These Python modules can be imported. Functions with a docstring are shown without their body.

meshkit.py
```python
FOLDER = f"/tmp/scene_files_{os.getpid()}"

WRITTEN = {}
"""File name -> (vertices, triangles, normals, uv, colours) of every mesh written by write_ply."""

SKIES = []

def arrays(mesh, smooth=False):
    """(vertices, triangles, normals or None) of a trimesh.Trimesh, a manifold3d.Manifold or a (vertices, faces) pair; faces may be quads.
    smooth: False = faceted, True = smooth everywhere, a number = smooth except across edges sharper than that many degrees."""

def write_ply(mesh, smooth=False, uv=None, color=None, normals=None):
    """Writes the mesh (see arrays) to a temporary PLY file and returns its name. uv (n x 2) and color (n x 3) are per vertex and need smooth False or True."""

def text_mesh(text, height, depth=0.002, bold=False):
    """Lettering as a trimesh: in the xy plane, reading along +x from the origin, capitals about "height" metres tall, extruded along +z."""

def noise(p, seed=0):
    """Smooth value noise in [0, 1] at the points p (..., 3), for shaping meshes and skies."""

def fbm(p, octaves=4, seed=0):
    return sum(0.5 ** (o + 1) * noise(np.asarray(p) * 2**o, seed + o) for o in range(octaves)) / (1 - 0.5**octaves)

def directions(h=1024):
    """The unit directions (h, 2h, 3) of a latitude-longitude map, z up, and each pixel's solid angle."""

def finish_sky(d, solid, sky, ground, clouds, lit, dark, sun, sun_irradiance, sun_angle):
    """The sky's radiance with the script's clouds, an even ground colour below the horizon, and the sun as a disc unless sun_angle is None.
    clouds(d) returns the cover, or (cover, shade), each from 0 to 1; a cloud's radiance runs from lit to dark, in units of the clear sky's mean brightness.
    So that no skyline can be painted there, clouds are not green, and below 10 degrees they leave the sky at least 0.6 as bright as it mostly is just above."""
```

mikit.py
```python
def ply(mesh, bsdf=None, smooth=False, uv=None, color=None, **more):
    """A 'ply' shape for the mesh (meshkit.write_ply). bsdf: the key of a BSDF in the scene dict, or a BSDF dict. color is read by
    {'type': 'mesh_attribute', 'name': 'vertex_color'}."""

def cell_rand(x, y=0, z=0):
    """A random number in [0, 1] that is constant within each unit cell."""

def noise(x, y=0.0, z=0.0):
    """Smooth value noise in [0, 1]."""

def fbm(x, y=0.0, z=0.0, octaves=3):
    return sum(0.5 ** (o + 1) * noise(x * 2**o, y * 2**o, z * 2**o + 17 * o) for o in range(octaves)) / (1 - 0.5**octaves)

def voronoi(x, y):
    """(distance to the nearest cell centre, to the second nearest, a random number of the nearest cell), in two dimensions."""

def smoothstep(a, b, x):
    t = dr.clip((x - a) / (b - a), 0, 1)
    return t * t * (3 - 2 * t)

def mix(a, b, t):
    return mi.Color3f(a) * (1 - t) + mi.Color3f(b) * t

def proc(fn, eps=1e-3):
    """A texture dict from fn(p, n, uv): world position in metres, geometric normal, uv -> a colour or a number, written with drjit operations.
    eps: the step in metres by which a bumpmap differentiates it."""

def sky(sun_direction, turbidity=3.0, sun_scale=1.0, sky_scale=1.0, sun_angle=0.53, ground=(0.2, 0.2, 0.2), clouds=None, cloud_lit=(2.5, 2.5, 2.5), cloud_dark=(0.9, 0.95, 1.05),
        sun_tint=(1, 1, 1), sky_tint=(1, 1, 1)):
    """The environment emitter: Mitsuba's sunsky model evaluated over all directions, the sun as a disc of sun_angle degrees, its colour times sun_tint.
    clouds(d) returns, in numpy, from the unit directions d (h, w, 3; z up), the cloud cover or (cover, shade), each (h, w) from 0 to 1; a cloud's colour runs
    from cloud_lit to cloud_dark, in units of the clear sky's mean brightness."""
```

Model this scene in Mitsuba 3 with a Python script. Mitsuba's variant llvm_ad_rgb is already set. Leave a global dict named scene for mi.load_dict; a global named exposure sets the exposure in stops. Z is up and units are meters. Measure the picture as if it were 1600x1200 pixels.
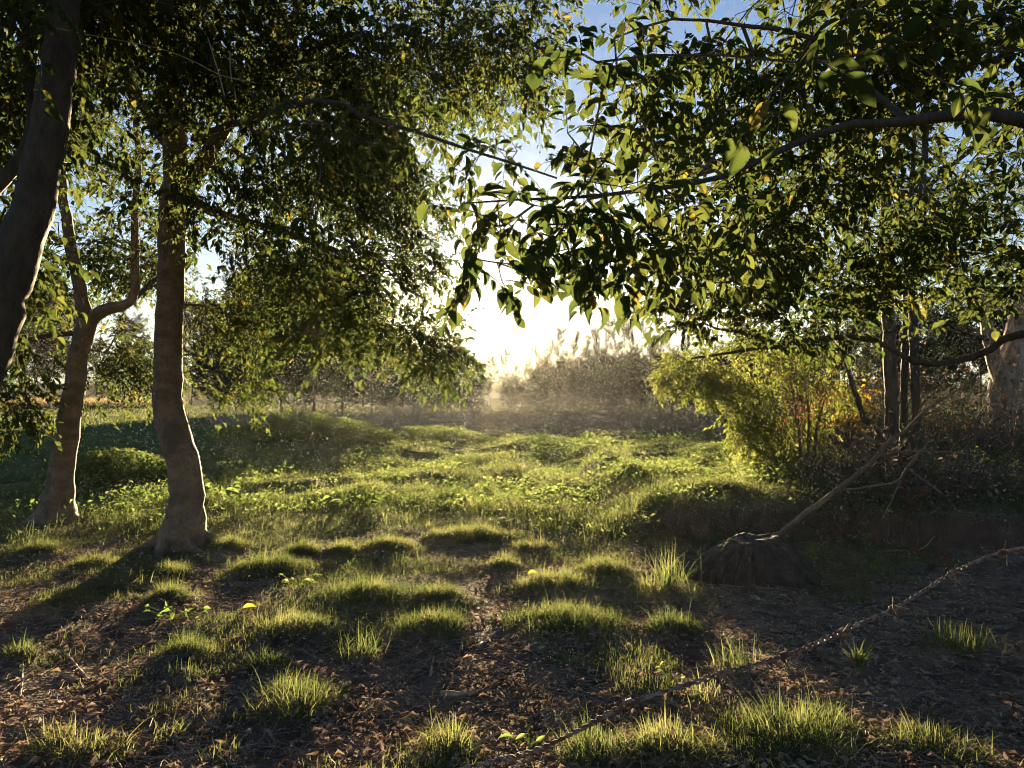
import math
import numpy as np, trimesh, drjit as dr, mitsuba as mi, mikit, meshkit

# ------------------------------------------------------------------ camera, sky, exposure
F, EYE, HZ = 1100.0, 1.6, 600.0                      # focal length in photograph pixels, eye height, horizon row
T = mi.ScalarTransform4f
scene, labels = {}, {}
scene['camera'] = {'type': 'perspective', 'fov': math.degrees(2 * math.atan(800 / F)), 'fov_axis': 'x',
                   'near_clip': 0.05, 'far_clip': 600.0,
                   'to_world': T().look_at(origin=[0, 0, EYE], target=[0, 10, EYE], up=[0, 0, 1])}
SUN = np.array([math.tan(math.radians(-1.75)), 1.0, 107.0 / F]); SUN /= np.linalg.norm(SUN)
scene['sky'] = mikit.sky(SUN.tolist(), turbidity=2.0, sun_scale=4.4, sky_scale=0.50, sun_tint=(0.78, 1.22, 4.0), sky_tint=(0.68, 0.87, 1.36), ground=(0.07, 0.07, 0.05))
exposure = 4.25
HAZE = 0.00011

rng = np.random.default_rng(7)
PI = math.pi


def P(px, py, D):
    return np.array([(px - 800) / F * D, D, EYE + (HZ - py) / F * D])


# ------------------------------------------------------------------ bookkeeping
def numbered(name):
    if name not in labels and name not in scene and not any(k.startswith(name + '__') for k in scene):
        return name
    k = 1
    while True:
        n = f'{name}_{k:03d}'
        if n not in labels and n not in scene and not any(q.startswith(n + '__') for q in scene):
            return n
        k += 1


def thing(name, label, cat, group=None, kind=None):
    key = numbered(name)
    labels[key] = {'label': label, 'category': cat}
    if group: labels[key]['group'] = group
    if kind: labels[key]['kind'] = kind
    return key


def put(key, shape, kind=None, label=None):
    """adds one entry under a full key, numbered if taken"""
    if key in scene:
        k = 1
        while f'{key}_{k:03d}' in scene: k += 1
        key = f'{key}_{k:03d}'
    scene[key] = shape
    if kind or label:
        labels.setdefault(key, {})
        if kind: labels[key]['kind'] = kind
        if label: labels[key]['label'] = label
    return key


# ------------------------------------------------------------------ mesh helpers
def norm(a):
    return a / np.maximum(np.linalg.norm(a, axis=-1, keepdims=True), 1e-9)


def join(parts):
    vs, fs, n = [], [], 0
    for v, f in parts:
        if len(v) == 0: continue
        vs.append(np.asarray(v, float)); fs.append(np.asarray(f, int) + n); n += len(v)
    return np.vstack(vs), np.vstack(fs)


def catmull(pts, step=0.12):
    pts = np.asarray(pts, float)
    p = np.vstack([2 * pts[0] - pts[1], pts, 2 * pts[-1] - pts[-2]])
    out = []
    for i in range(1, len(p) - 2):
        n = max(2, int(np.linalg.norm(p[i + 1][:3] - p[i][:3]) / step))
        t = np.linspace(0, 1, n, endpoint=False)[:, None]
        out.append(0.5 * (2 * p[i] + (p[i + 1] - p[i - 1]) * t + (2 * p[i - 1] - 5 * p[i] + 4 * p[i + 1] - p[i + 2]) * t**2 + (3 * p[i] - p[i - 1] - 3 * p[i + 1] + p[i + 2]) * t**3))
    out.append(pts[-1:])
    return np.vstack(out)


def tube(path, r, sides=6, cap=True, warp=None):
    path = np.asarray(path, float); n = len(path)
    r = np.broadcast_to(r, (n,))
    t = norm(np.gradient(path, axis=0))
    mean = np.abs(t.mean(0)); ref = np.eye(3)[np.argmin(mean)]
    u = norm(np.cross(t, ref)); w = np.cross(t, u)
    a = np.arange(sides) * 2 * PI / sides
    rr = np.repeat(r[:, None], sides, 1)
    if warp is not None: rr = rr * warp(a[None, :], np.arange(n)[:, None], path)
    v = path[:, None] + rr[..., None] * (np.cos(a)[None, :, None] * u[:, None] + np.sin(a)[None, :, None] * w[:, None])
    i, j = np.meshgrid(np.arange(n - 1), np.arange(sides), indexing='ij')
    j2 = (j + 1) % sides
    q = np.stack([i * sides + j, i * sides + j2, (i + 1) * sides + j2, (i + 1) * sides + j], -1).reshape(-1, 4)
    f = np.vstack([q[:, [0, 1, 2]], q[:, [0, 2, 3]]])
    v = v.reshape(-1, 3)
    if cap:
        v = np.vstack([v, path[-1:] + t[-1:] * r[-1] * .3, path[:1]])
        e = (n - 1) * sides; k = np.arange(sides); k2 = (k + 1) % sides
        f = np.vstack([f, np.stack([e + k, e + k2, np.full(sides, n * sides)], 1), np.stack([k2, k, np.full(sides, n * sides + 1)], 1)])
    return v, f


def sticks(p0, p1, p2, r0, r1):
    """many bent three-sided sticks at once"""
    n = len(p0)
    r0 = np.broadcast_to(r0, (n,)); r1 = np.broadcast_to(r1, (n,))
    t = norm(p2 - p0)
    ref = np.where(np.abs(t[:, 2:3]) > .8, np.array([[1., 0, 0]]), np.array([[0, 0, 1.]]))
    u = norm(np.cross(t, ref)); w = np.cross(t, u)
    a = np.arange(3) * 2 * PI / 3
    ring = np.cos(a)[None, :, None] * u[:, None] + np.sin(a)[None, :, None] * w[:, None]
    v = np.concatenate([p0[:, None] + ring * r0[:, None, None], p1[:, None] + ring * ((r0 + r1) / 2)[:, None, None], p2[:, None] + ring * r1[:, None, None]], 1)
    f = []
    for s in (0, 3):
        for k in range(3):
            k2 = (k + 1) % 3
            f += [[s + k, s + k2, s + 3 + k2], [s + k, s + 3 + k2, s + 3 + k]]
    f = np.array(f)
    return v.reshape(-1, 3), (f[None] + (np.arange(n) * 9)[:, None, None]).reshape(-1, 3)


def leaf_template(detail):
    if detail == 0:
        v = np.array([[0, 0, 0], [.42, .5, .10], [.42, 0, 0], [.42, -.5, .10], [1, 0, -.10]], float)
        return v, np.array([[0, 2, 1], [0, 3, 2], [2, 4, 1], [3, 4, 2]])
    us = np.array([0, .12, .3, .5, .7, .87, 1.0]); pr = np.array([.03, .30, .49, .5, .38, .17, 0.0])
    v = []
    for u, q in zip(us, pr):
        for s in (-1, -.5, 0, .5, 1):
            v.append([u, s * q, .16 * abs(s * q) * 2 - .22 * u * u + .012 * math.sin(u * 19) * abs(s)])
    v = np.array(v); f = []
    for i in range(len(us) - 1):
        for j in range(4):
            a = i * 5 + j
            f += [[a, a + 5, a + 6], [a, a + 6, a + 1]]
    f = np.array(f)
    pet = np.array([[-.16, -.012, .05], [-.16, .012, .05], [.0, -.012, 0], [.0, .012, 0]])
    return np.vstack([v, pet]), np.vstack([f, [[35, 37, 38], [35, 38, 36]]])


def leaves(pos, axis, nrm, L, W, detail=0, fold=1.0):
    tv, tf = leaf_template(detail)
    axis = norm(axis); side = norm(np.cross(nrm, axis)); nrm = np.cross(axis, side)
    L = np.broadcast_to(L, (len(pos),))[:, None, None]; W = np.broadcast_to(W, (len(pos),))[:, None, None]
    v = pos[:, None] + axis[:, None] * tv[None, :, :1] * L + side[:, None] * tv[None, :, 1:2] * W + nrm[:, None] * tv[None, :, 2:3] * L * np.broadcast_to(fold, (len(pos),))[:, None, None]
    return v.reshape(-1, 3), (tf[None] + (np.arange(len(pos)) * len(tv))[:, None, None]).reshape(-1, 3)


def blades(base, az, lean, L, w, segs=3, curl=1.0, r=rng):
    """grass blades: strips that start upright and arch over"""
    n = len(base)
    L = np.broadcast_to(L, (n,)); w = np.broadcast_to(w, (n,)); lean = np.broadcast_to(lean, (n,))
    d = np.stack([np.cos(az), np.sin(az), 0 * az], 1)
    s = np.stack([-np.sin(az), np.cos(az), 0 * az], 1)
    tw = r.uniform(-.9, .9, n)
    s = s * np.cos(tw)[:, None] + d * np.sin(tw)[:, None]
    pts, p, ang = [base], base.copy(), lean * .35
    for k in range(segs):
        a = np.clip(ang + (k + .5) / segs * lean * curl * 1.2, 0, 2.5)
        p = p + (d * np.sin(a)[:, None] + np.array([0, 0, 1]) * np.cos(a)[:, None]) * (L / segs)[:, None]
        pts.append(p)
    v = []
    for k in range(segs):
        ww = w * (1 - (k / segs) ** 1.6) * .5
        v += [pts[k] - s * ww[:, None], pts[k] + s * ww[:, None]]
    v.append(pts[-1])
    v = np.stack(v, 1); m = 2 * segs + 1
    f = []
    for k in range(segs - 1):
        a = 2 * k
        f += [[a, a + 1, a + 3], [a, a + 3, a + 2]]
    f.append([2 * segs - 2, 2 * segs - 1, 2 * segs])
    f = np.array(f)
    return v.reshape(-1, 3), (f[None] + (np.arange(n) * m)[:, None, None]).reshape(-1, 3)


def unit(n, r=rng):
    return norm(r.normal(size=(n, 3)))


def fb(x, y, s, o=3, seed=0):
    return meshkit.fbm(np.stack([np.asarray(x) * s, np.asarray(y) * s, np.zeros_like(np.asarray(x)) + .37], -1), o, seed)


def ss(a, b, x):
    t = np.clip((x - a) / (b - a), 0, 1)
    return t * t * (3 - 2 * t)


# ------------------------------------------------------------------ materials
def rgb(*c): return {'type': 'rgb', 'value': list(c)}


def leafy(key, a, b, f1, f2, rough=.45, trans=1.1, c=None, spec=.5):
    """thin translucent leaf: two tones of the species, mixed from leaf to leaf, a few yellowed (c)"""
    def fn(p, n, uv):
        t = mikit.noise(p.x * f1, p.y * f1, p.z * f1) * .65 + mikit.noise(p.x * f2, p.y * f2, p.z * f2) * .35
        col = mikit.mix(a, b, mikit.smoothstep(.3, .72, t))
        if c is not None:
            col = mikit.mix(col, c, mikit.smoothstep(.80, .86, mikit.noise(p.x * f1 * .8 + 31, p.y * f1 * .8, p.z * f1 * .8)))
        return col
    scene[key] = {'type': 'principledthin', 'base_color': mikit.proc(fn), 'roughness': rough, 'diff_trans': trans, 'eta': 1.4, 'spec_trans': 0.0}


leafy('leaf_broad', (.036, .058, .014), (.080, .098, .023), 11, 1.7, rough=.45, trans=.95, c=(.16, .135, .028))
leafy('leaf_far', (.028, .042, .020), (.062, .076, .034), 3, .8, rough=.7, trans=.35)
leafy('leaf_olive', (.100, .135, .026), (.19, .205, .050), 14, 2.2, rough=.5, trans=1.0)
leafy('leaf_rust', (.14, .06, .035), (.20, .10, .05), 14, 2, rough=.6, trans=.8)
leafy('leaf_yellow', (.42, .30, .04), (.50, .36, .06), 10, 2, rough=.5, trans=1.0)
leafy('grass', (.082, .111, .034), (.178, .190, .075), 9, 1.3, rough=.5, trans=1.0)
leafy('weed', (.090, .135, .034), (.18, .21, .066), 9, 1.1, rough=.45, trans=1.15)
leafy('dry_grass', (.24, .19, .10), (.34, .27, .15), 5, .8, rough=.7, trans=.8)
leafy('dry_leaf', (.095, .066, .046), (.34, .255, .185), 23, 3, rough=.65, trans=.35)


def bark(key, a, b, fx, fz, bump, rough=.85, spots=None):
    def fn(p, n, uv):
        t = mikit.fbm(p.x * fx, p.y * fx, p.z * fz, 3) * .6 + mikit.fbm(p.x * fx * 6, p.y * fx * 6, p.z * fz * 3, 3) * .4
        col = mikit.mix(a, b, mikit.smoothstep(.25, .75, t))
        if spots is not None:
            col = mikit.mix(col, spots, mikit.smoothstep(.60, .72, mikit.fbm(p.x * 4, p.y * 4, p.z * 2.6 + 9, 3)) * .8)
        return col
    def h(p, n, uv):
        return mikit.fbm(p.x * fx * 1.6, p.y * fx * 1.6, p.z * fz * 1.6, 3)
    scene[key] = {'type': 'twosided', 'bsdf': {'type': 'bumpmap', 'nested_texture': mikit.proc(h, 2e-3), 'scale': bump,
                  'nested': {'type': 'principled', 'base_color': mikit.proc(fn), 'roughness': rough, 'specular': .3}}}


bark('bark_smooth', (.085, .064, .045), (.17, .128, .090), 9, 12, .005, spots=(.07, .062, .045))
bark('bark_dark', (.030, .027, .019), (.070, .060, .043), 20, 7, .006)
bark('bark_twig', (.06, .05, .035), (.12, .095, .07), 8, 8, .004)
bark('bark_flaky', (.07, .055, .042), (.30, .24, .18), 16, 5, .02)
bark('dead_wood', (.17, .13, .095), (.30, .235, .165), 26, 7, .008)
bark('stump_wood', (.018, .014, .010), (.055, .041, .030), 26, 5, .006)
bark('branch_wood', (.10, .076, .052), (.19, .145, .10), 26, 9, .006)


def soil_col(p, n, uv):
    # bare loam, a mossy green film where the turf closes over it, dry straw far off
    t = mikit.fbm(p.x * 9, p.y * 9, p.z * 9, 3)
    loam = mikit.mix((.050, .037, .027), (.120, .090, .066), mikit.smoothstep(.3, .72, t))
    turf = mikit.mix((.045, .052, .018), (.080, .088, .030), mikit.smoothstep(.3, .7, mikit.fbm(p.x * 2.1, p.y * 2.1, 0, 3)))
    edge = p.y + (mikit.fbm(p.x * .55, p.y * .55, 3, 3) - .5) * 6
    k = mikit.smoothstep(5.5, 10.0, edge)
    clay = mikit.mix((.045, .030, .022), (.11, .072, .052), t)
    col = mikit.mix(loam, turf, k)
    steep = mikit.smoothstep(.86, .55, n.z)
    return mikit.mix(col, clay, steep)


def soil_h(p, n, uv):
    return mikit.fbm(p.x * 22, p.y * 22, p.z * 22, 3) + .4 * mikit.fbm(p.x * 90, p.y * 90, p.z * 90, 2)


scene['soil'] = {'type': 'twosided', 'bsdf': {'type': 'bumpmap', 'nested_texture': mikit.proc(soil_h, 3e-3), 'scale': .02,
                 'nested': {'type': 'principled', 'base_color': mikit.proc(soil_col), 'roughness': .95, 'specular': .15}}}
scene['wire_metal'] = {'type': 'twosided', 'bsdf': {'type': 'principled', 'base_color': mikit.proc(lambda p, n, uv: mikit.mix((.09, .055, .035), (.20, .17, .145), mikit.smoothstep(.35, .65, mikit.fbm(p.x * 160, p.y * 160, p.z * 160, 2)))), 'metallic': 0.0, 'specular': .25, 'roughness': .8}}

# ------------------------------------------------------------------ terrain
# (centre px, bottom py, width px, height px, style, label) of the grass tufts, from the nearest row back
TUFTS = [
    (95, 1192, 150, 80, 'c', 'broad bright clump of grass at the bottom left corner of the photo'),
    (12, 1036, 70, 36, 'f', 'small grass tuft cut by the left edge, level with the bare soil'),
    (276, 1036, 92, 54, 'f', 'round grass tuft alone on bare soil below the stout curved trunk'),
    (278, 1070, 68, 34, 's', 'thin low grass tuft just below the round lone one at left'),
    (243, 1170, 62, 40, 's', 'sparse little grass tuft right of the bottom left clump'),
    (328, 1203, 80, 34, 's', 'sparse blades of grass at the bottom edge, left of centre'),
    (98, 946, 82, 32, 'f', 'low grass strip beside the long trunk shadow at far left'),
    (183, 926, 66, 42, 's', 'spiky grass tuft standing in the long trunk shadow at left'),
    (254, 944, 76, 46, 'f', 'dense grass tuft below the foot of the stout curved trunk'),
    (240, 906, 100, 24, 'f', 'flat grass strip just in front of the stout curved trunk'),
    (135, 890, 76, 26, 'f', 'low grass tuft between the two upright left trunks and their shadow'),
    (45, 872, 88, 40, 'f', 'wide grass tuft below the slim forked trunk at far left'),
    (340, 862, 80, 32, 'f', 'grass tuft touching the right side of the stout trunk foot'),
    (405, 906, 146, 42, 'f', 'long low grass ridge right of the stout trunk foot'),
    (463, 872, 72, 44, 'f', 'rounded grass tuft behind the long low ridge right of the trunk'),
    (447, 1006, 136, 46, 'f', 'wide shaggy grass tuft below the big mound left of centre'),
    (405, 1058, 70, 44, 'f', 'left lobe of grass above the large ragged patch left of centre'),
    (440, 1128, 150, 90, 'c', 'large ragged grass patch on dark soil left of the bottom centre'),
    (545, 1042, 92, 56, 's', 'loose grass tuft left of the blue stick'),
    (565, 950, 144, 74, 'f', 'big dome of fine grass left of centre on bare soil'),
    (682, 946, 92, 46, 'f', 'fine grass tuft right of the big dome left of centre'),
    (668, 1000, 130, 56, 'f', 'shaggy wide tuft above the blue stick'),
    (600, 866, 96, 46, 'f', 'grass hump left of the broad central mound'),
    (532, 868, 54, 32, 'f', 'small grass hump left end of the middle row'),
    (735, 852, 160, 58, 'f', 'broad grassy mound at the centre of the picture'),
    (787, 892, 54, 38, 'f', 'little round button of grass right below the central mound'),
    (700, 1188, 100, 80, 'c', 'dense grass clump among dry leaves at the bottom centre'),
    (833, 864, 72, 42, 'f', 'grass tuft right of the central mound'),
    (868, 934, 152, 60, 'f', 'long grass mound right of centre, behind the widest one'),
    (952, 906, 110, 60, 'f', 'steep round grass dome right of centre'),
    (890, 1004, 206, 82, 'f', 'widest grass mound, just right of centre in the middle foreground'),
    (1063, 1000, 96, 66, 'f', 'compact grass tuft beside the bank, below the tall thin blades'),
    (1056, 930, 96, 96, 's', 'tall thin blades of grass in front of the furrowed stump'),
    (1060, 1205, 150, 100, 'c', 'tall clump of grass under the barbed wire at the bottom'),
    (950, 1205, 140, 76, 'c', 'low clump of grass at the bottom edge left of the wire clump'),
    (1165, 1062, 96, 66, 's', 'open grass tuft beyond the middle of the barbed wire'),
    (1110, 1105, 70, 50, 's', 'thin grass tuft crossed by the barbed wire'),
    (1285, 1182, 220, 110, 'c', 'largest coarse clump of grass below the barbed wire at right'),
    (1524, 1036, 118, 60, 's', 'lone coarse tuft on dark soil near the right edge'),
    (1355, 1062, 60, 60, 'p', 'single star shaped plant of wide blades below the barbed wire'),
    (1500, 1206, 190, 56, 'c', 'ragged grass along the bottom right corner'),
    (1352, 948, 46, 36, 's', 'little pale tuft in the shade right of the furrowed stump'),
    (1125, 806, 130, 58, 'f', 'smooth dome of long grass on top of the eroded bank'),
    (1010, 806, 130, 40, 's', 'fringe of grass along the lip of the eroded bank'),
]


def bank_line(x):
    return 7.40 + .10 * np.sin(x * 2.3) + .16 * (fb(x, x * 0, 2.2, 3) - .5) - .22 * np.clip(x - 3.2, 0, 4)


def H_raw(x, y):
    x, y = np.asarray(x, float), np.asarray(y, float)
    h = -.0115 * np.clip(y - 8, 0, 55)
    far = ss(7.5, 11, y)
    h = h + (fb(x, y, .8, 3) - .5) * (.10 + .16 * far * (1 - ss(28, 45, y))) + (fb(x, y, 2.6, 2, 5) - .5) * (.05 + .02 * far) + .11 * far * (1 - ss(20, 30, y)) * (ss(.42, .62, fb(x, y, 1.15, 3, 33)) - .4)
    lip = bank_line(x)
    amp = .36 * ss(1.05, 1.75, x) * (1 - ss(13, 20, y)) * (1 - .55 * ss(6, 9, x))
    wob = (fb(x, y, 5, 3, 3) - .5) * .34
    h = h + amp * (ss(-.10, .10, y + wob - lip) * .86 + ss(.1, 1.1, y - lip) * .14)
    h = h - .10 * np.exp(-((x - 3.0) / 1.4) ** 2 - ((y - 6.6) / 1.2) ** 2)
    # hump of weeds in the shade left of centre, and a ridge where the light ends
    h = h + .40 * np.exp(-((x + 5.6) / 2.6) ** 2 - ((y - 19.0) / 1.6) ** 2)
    h = h + .30 * np.exp(-((x + 6.3) / 1.3) ** 2 - ((y - 11.2) / .9) ** 2)
    h = h + .13 * np.exp(-((x - 1.0) / 2.2) ** 2 - ((y - 17.5) / .9) ** 2)
    return h


def on_ground(px, py, H):
    D = EYE * F / (py - HZ)
    for _ in range(14):
        z = float(H(np.array([(px - 800) / F * D]), np.array([D]))[0])
        D = .5 * D + .5 * (EYE - z) * F / (py - HZ)
    return (px - 800) / F * D, D


BUMPS = []
for (cx, by, w, h, st, lab) in TUFTS:
    x, y = on_ground(cx, by, H_raw)
    rx = w * y / F / 2; hz = h * y / F
    ry = min(max(rx * .75, .10), .30)
    BUMPS.append((x, y + ry * .9, rx, ry, min(.062, hz * .34) if st == 'f' else min(.03, hz * .12), hz))


def H(x, y):
    h = H_raw(x, y)
    for (bx, byy, rx, ry, a, _) in BUMPS:
        d = ((x - bx) / (rx * .95)) ** 2 + ((y - byy) / (ry * .95)) ** 2
        h = h + a * np.where(d < 6, np.exp(-d * 1.1), 0)
    return h


def stretch(near0, near1, step, far, growth):
    a = list(np.arange(near0, near1, step)); s = step
    while a[-1] < far:
        s *= growth; a.append(a[-1] + s)
    return np.array(a)


xr = stretch(0, 4.6, .045, 105, 1.055); xs = np.concatenate([-xr[:0:-1], xr])
yb = -stretch(0, .5, .25, 100, 1.35)[::-1]
ys = np.concatenate([yb + 1.9 - yb[-1] - .04, stretch(1.9, 10.5, .045, 105, 1.032)])
gx, gy = np.meshgrid(xs, ys)
gz = H(gx, gy)
nx, ny = len(xs), len(ys)
i, j = np.meshgrid(np.arange(ny - 1), np.arange(nx - 1), indexing='ij')
q = np.stack([i * nx + j, i * nx + j + 1, (i + 1) * nx + j + 1, (i + 1) * nx + j], -1).reshape(-1, 4)
scene['ground'] = mikit.ply((np.stack([gx, gy, gz], -1).reshape(-1, 3), q), 'soil', smooth=True)
labels['ground'] = {'kind': 'structure', 'label': 'bare brown soil in front turning into rough green meadow', 'category': 'ground'}

# ------------------------------------------------------------------ trees
def limb_nodes(pts, step):
    c = catmull([list(p) for p in pts], step)
    return c


class Tree:
    """hand-laid trunk and limbs, branches that reach from them to every twig of the crown"""
    def __init__(self, seed):
        self.r = np.random.default_rng(seed)
        self.pos, self.par, self.rad, self.fixed = [], [], [], []
        self.limbs = []

    def limb(self, pts, step=.14):
        c = limb_nodes(pts, step)
        c[:, :3] += np.concatenate([[[0, 0, 0]], self.r.normal(size=(len(c) - 1, 3)) * np.minimum(.006, .12 * c[1:, 3:4])])
        start = -1
        if self.pos:
            d = np.linalg.norm(np.array(self.pos) - c[0, :3], axis=1); start = int(np.argmin(d))
        ids = []
        for k, p in enumerate(c):
            self.par.append(start if k == 0 else ids[-1]); ids.append(len(self.pos))
            self.pos.append(p[:3]); self.rad.append(p[3]); self.fixed.append(True)
        self.limbs.append(ids)
        return ids

    def grow(self, pts, seg=.22, sag=.10, low=0.0):
        """connect crown points one after another to the nearest wood"""
        r = self.r
        pos = np.zeros((len(self.pos) + len(pts) * 14, 3)); n = len(self.pos); pos[:n] = self.pos
        d0 = np.min(np.linalg.norm(pts[:, None] - pos[None, :n][:, :, :], axis=2), axis=1)
        tips = []
        for k in np.argsort(d0):
            p = pts[k]
            d = np.linalg.norm(pos[:n] - p, axis=1) + .5 * np.clip(pos[:n, 2] - p[2], 0, 9) * 0
            b = int(np.argmin(d)); a = pos[b]; L = d[b]
            m = int(np.clip(L / seg, 1, 12))
            pd = norm((a - pos[self.par[b]])[None])[0] if self.par[b] >= 0 else np.zeros(3)
            c = (a + p) / 2 + pd * L * .12 + np.array([0, 0, sag * L]) + r.normal(size=3) * L * .07
            last = b
            for s in range(1, m + 1):
                t = s / m
                x = a * (1 - t) ** 2 + 2 * c * t * (1 - t) + p * t * t
                if n >= len(pos): pos = np.vstack([pos, np.zeros((4000, 3))])
                pos[n] = x; self.pos.append(x); self.par.append(last); self.rad.append(0.0); self.fixed.append(False)
                last = n; n += 1
            tips.append(last)
        self.tips = np.array(tips)
        self.pos = list(pos[:n])

    def finish_radii(self, tip=.0028, e=2.35):
        n = len(self.pos); acc = np.zeros(n)
        for k in range(n - 1, -1, -1):
            base = max(acc[k], tip ** e)
            if self.fixed[k]: self.rad[k] = max(self.rad[k], 0)
            else: self.rad[k] = base ** (1 / e)
            if self.par[k] >= 0: acc[self.par[k]] += base
        self.acc = acc

    def branch_mesh(self):
        n = len(self.pos); pos = np.array(self.pos); rad = np.array(self.rad); par = np.array(self.par)
        kids = [[] for _ in range(n)]
        for k in range(n):
            if par[k] >= 0 and not self.fixed[k]: kids[par[k]].append(k)
        out, small = [], []
        starts = [k for k in range(n) if not self.fixed[k] and (self.fixed[par[k]])]
        while starts:
            k = starts.pop()
            chain = [par[k], k]
            while kids[chain[-1]]:
                ks = sorted(kids[chain[-1]], key=lambda z: -rad[z])
                starts += ks[1:]; chain.append(ks[0])
            rr = rad[chain]; rr = np.concatenate([[min(rr[0], rr[1] * 1.15)], rr[1:]])
            big = rr.max()
            out.append(tube(pos[chain], rr, 8 if big > .03 else 5 if big > .010 else 3, cap=False))
        return join(out)

    def twigs(self, L=.34, nleaf=11, droop=.35, leafL=.085, ratio=.52, spread=1.0, jitter=.5):
        """a leafy twig at each tip: pairs of hanging leaves; returns twig mesh and leaf arrays"""
        r = self.r; pos = np.array(self.pos); par = np.array(self.par)
        tips = self.tips; n = len(tips)
        d = norm(pos[tips] - pos[par[tips]])
        d = norm(d * .8 + unit(n, r) * jitter + np.array([0, 0, -droop]))
        Lt = L * r.uniform(.6, 1.25, n)
        p0 = pos[tips]; p2 = p0 + d * Lt[:, None] + np.array([0, 0, -1]) * (Lt * droop * .35)[:, None]
        p1 = (p0 + p2) / 2 + np.array([0, 0, .07]) * Lt[:, None]
        tw = sticks(p0, p1, p2, .0028, .0012)
        P_, A_, N_, S_ = [], [], [], []
        for k in range(nleaf):
            t = np.clip((k // 2 + .6 + r.uniform(-.2, .2, n)) / (nleaf / 2), 0.05, 1)[:, None]
            q = p0 * (1 - t) ** 2 + 2 * p1 * t * (1 - t) + p2 * t * t
            lat = norm(np.cross(d, np.array([0, 0, 1.]) + unit(n, r) * .35)) * (1 if k % 2 else -1)
            ax = d * .55 + lat * .75 * spread + np.array([0, 0, -1]) * r.uniform(.0, .75, n)[:, None] + unit(n, r) * .4
            nn = np.array([0, 0, 1.]) + unit(n, r) * .75 + lat * .3
            P_.append(q); A_.append(ax); N_.append(nn); S_.append(leafL * r.uniform(.42, 1.25, n))
        keep = r.random(n * nleaf) < .93
        A_ = norm(np.vstack(A_)[keep]); Pq = np.vstack(P_)[keep]; S = np.concatenate(S_)[keep]
        return tw, (Pq + A_ * .012, A_, np.vstack(N_)[keep], S, S * ratio * r.uniform(.85, 1.15, len(S)))


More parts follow.
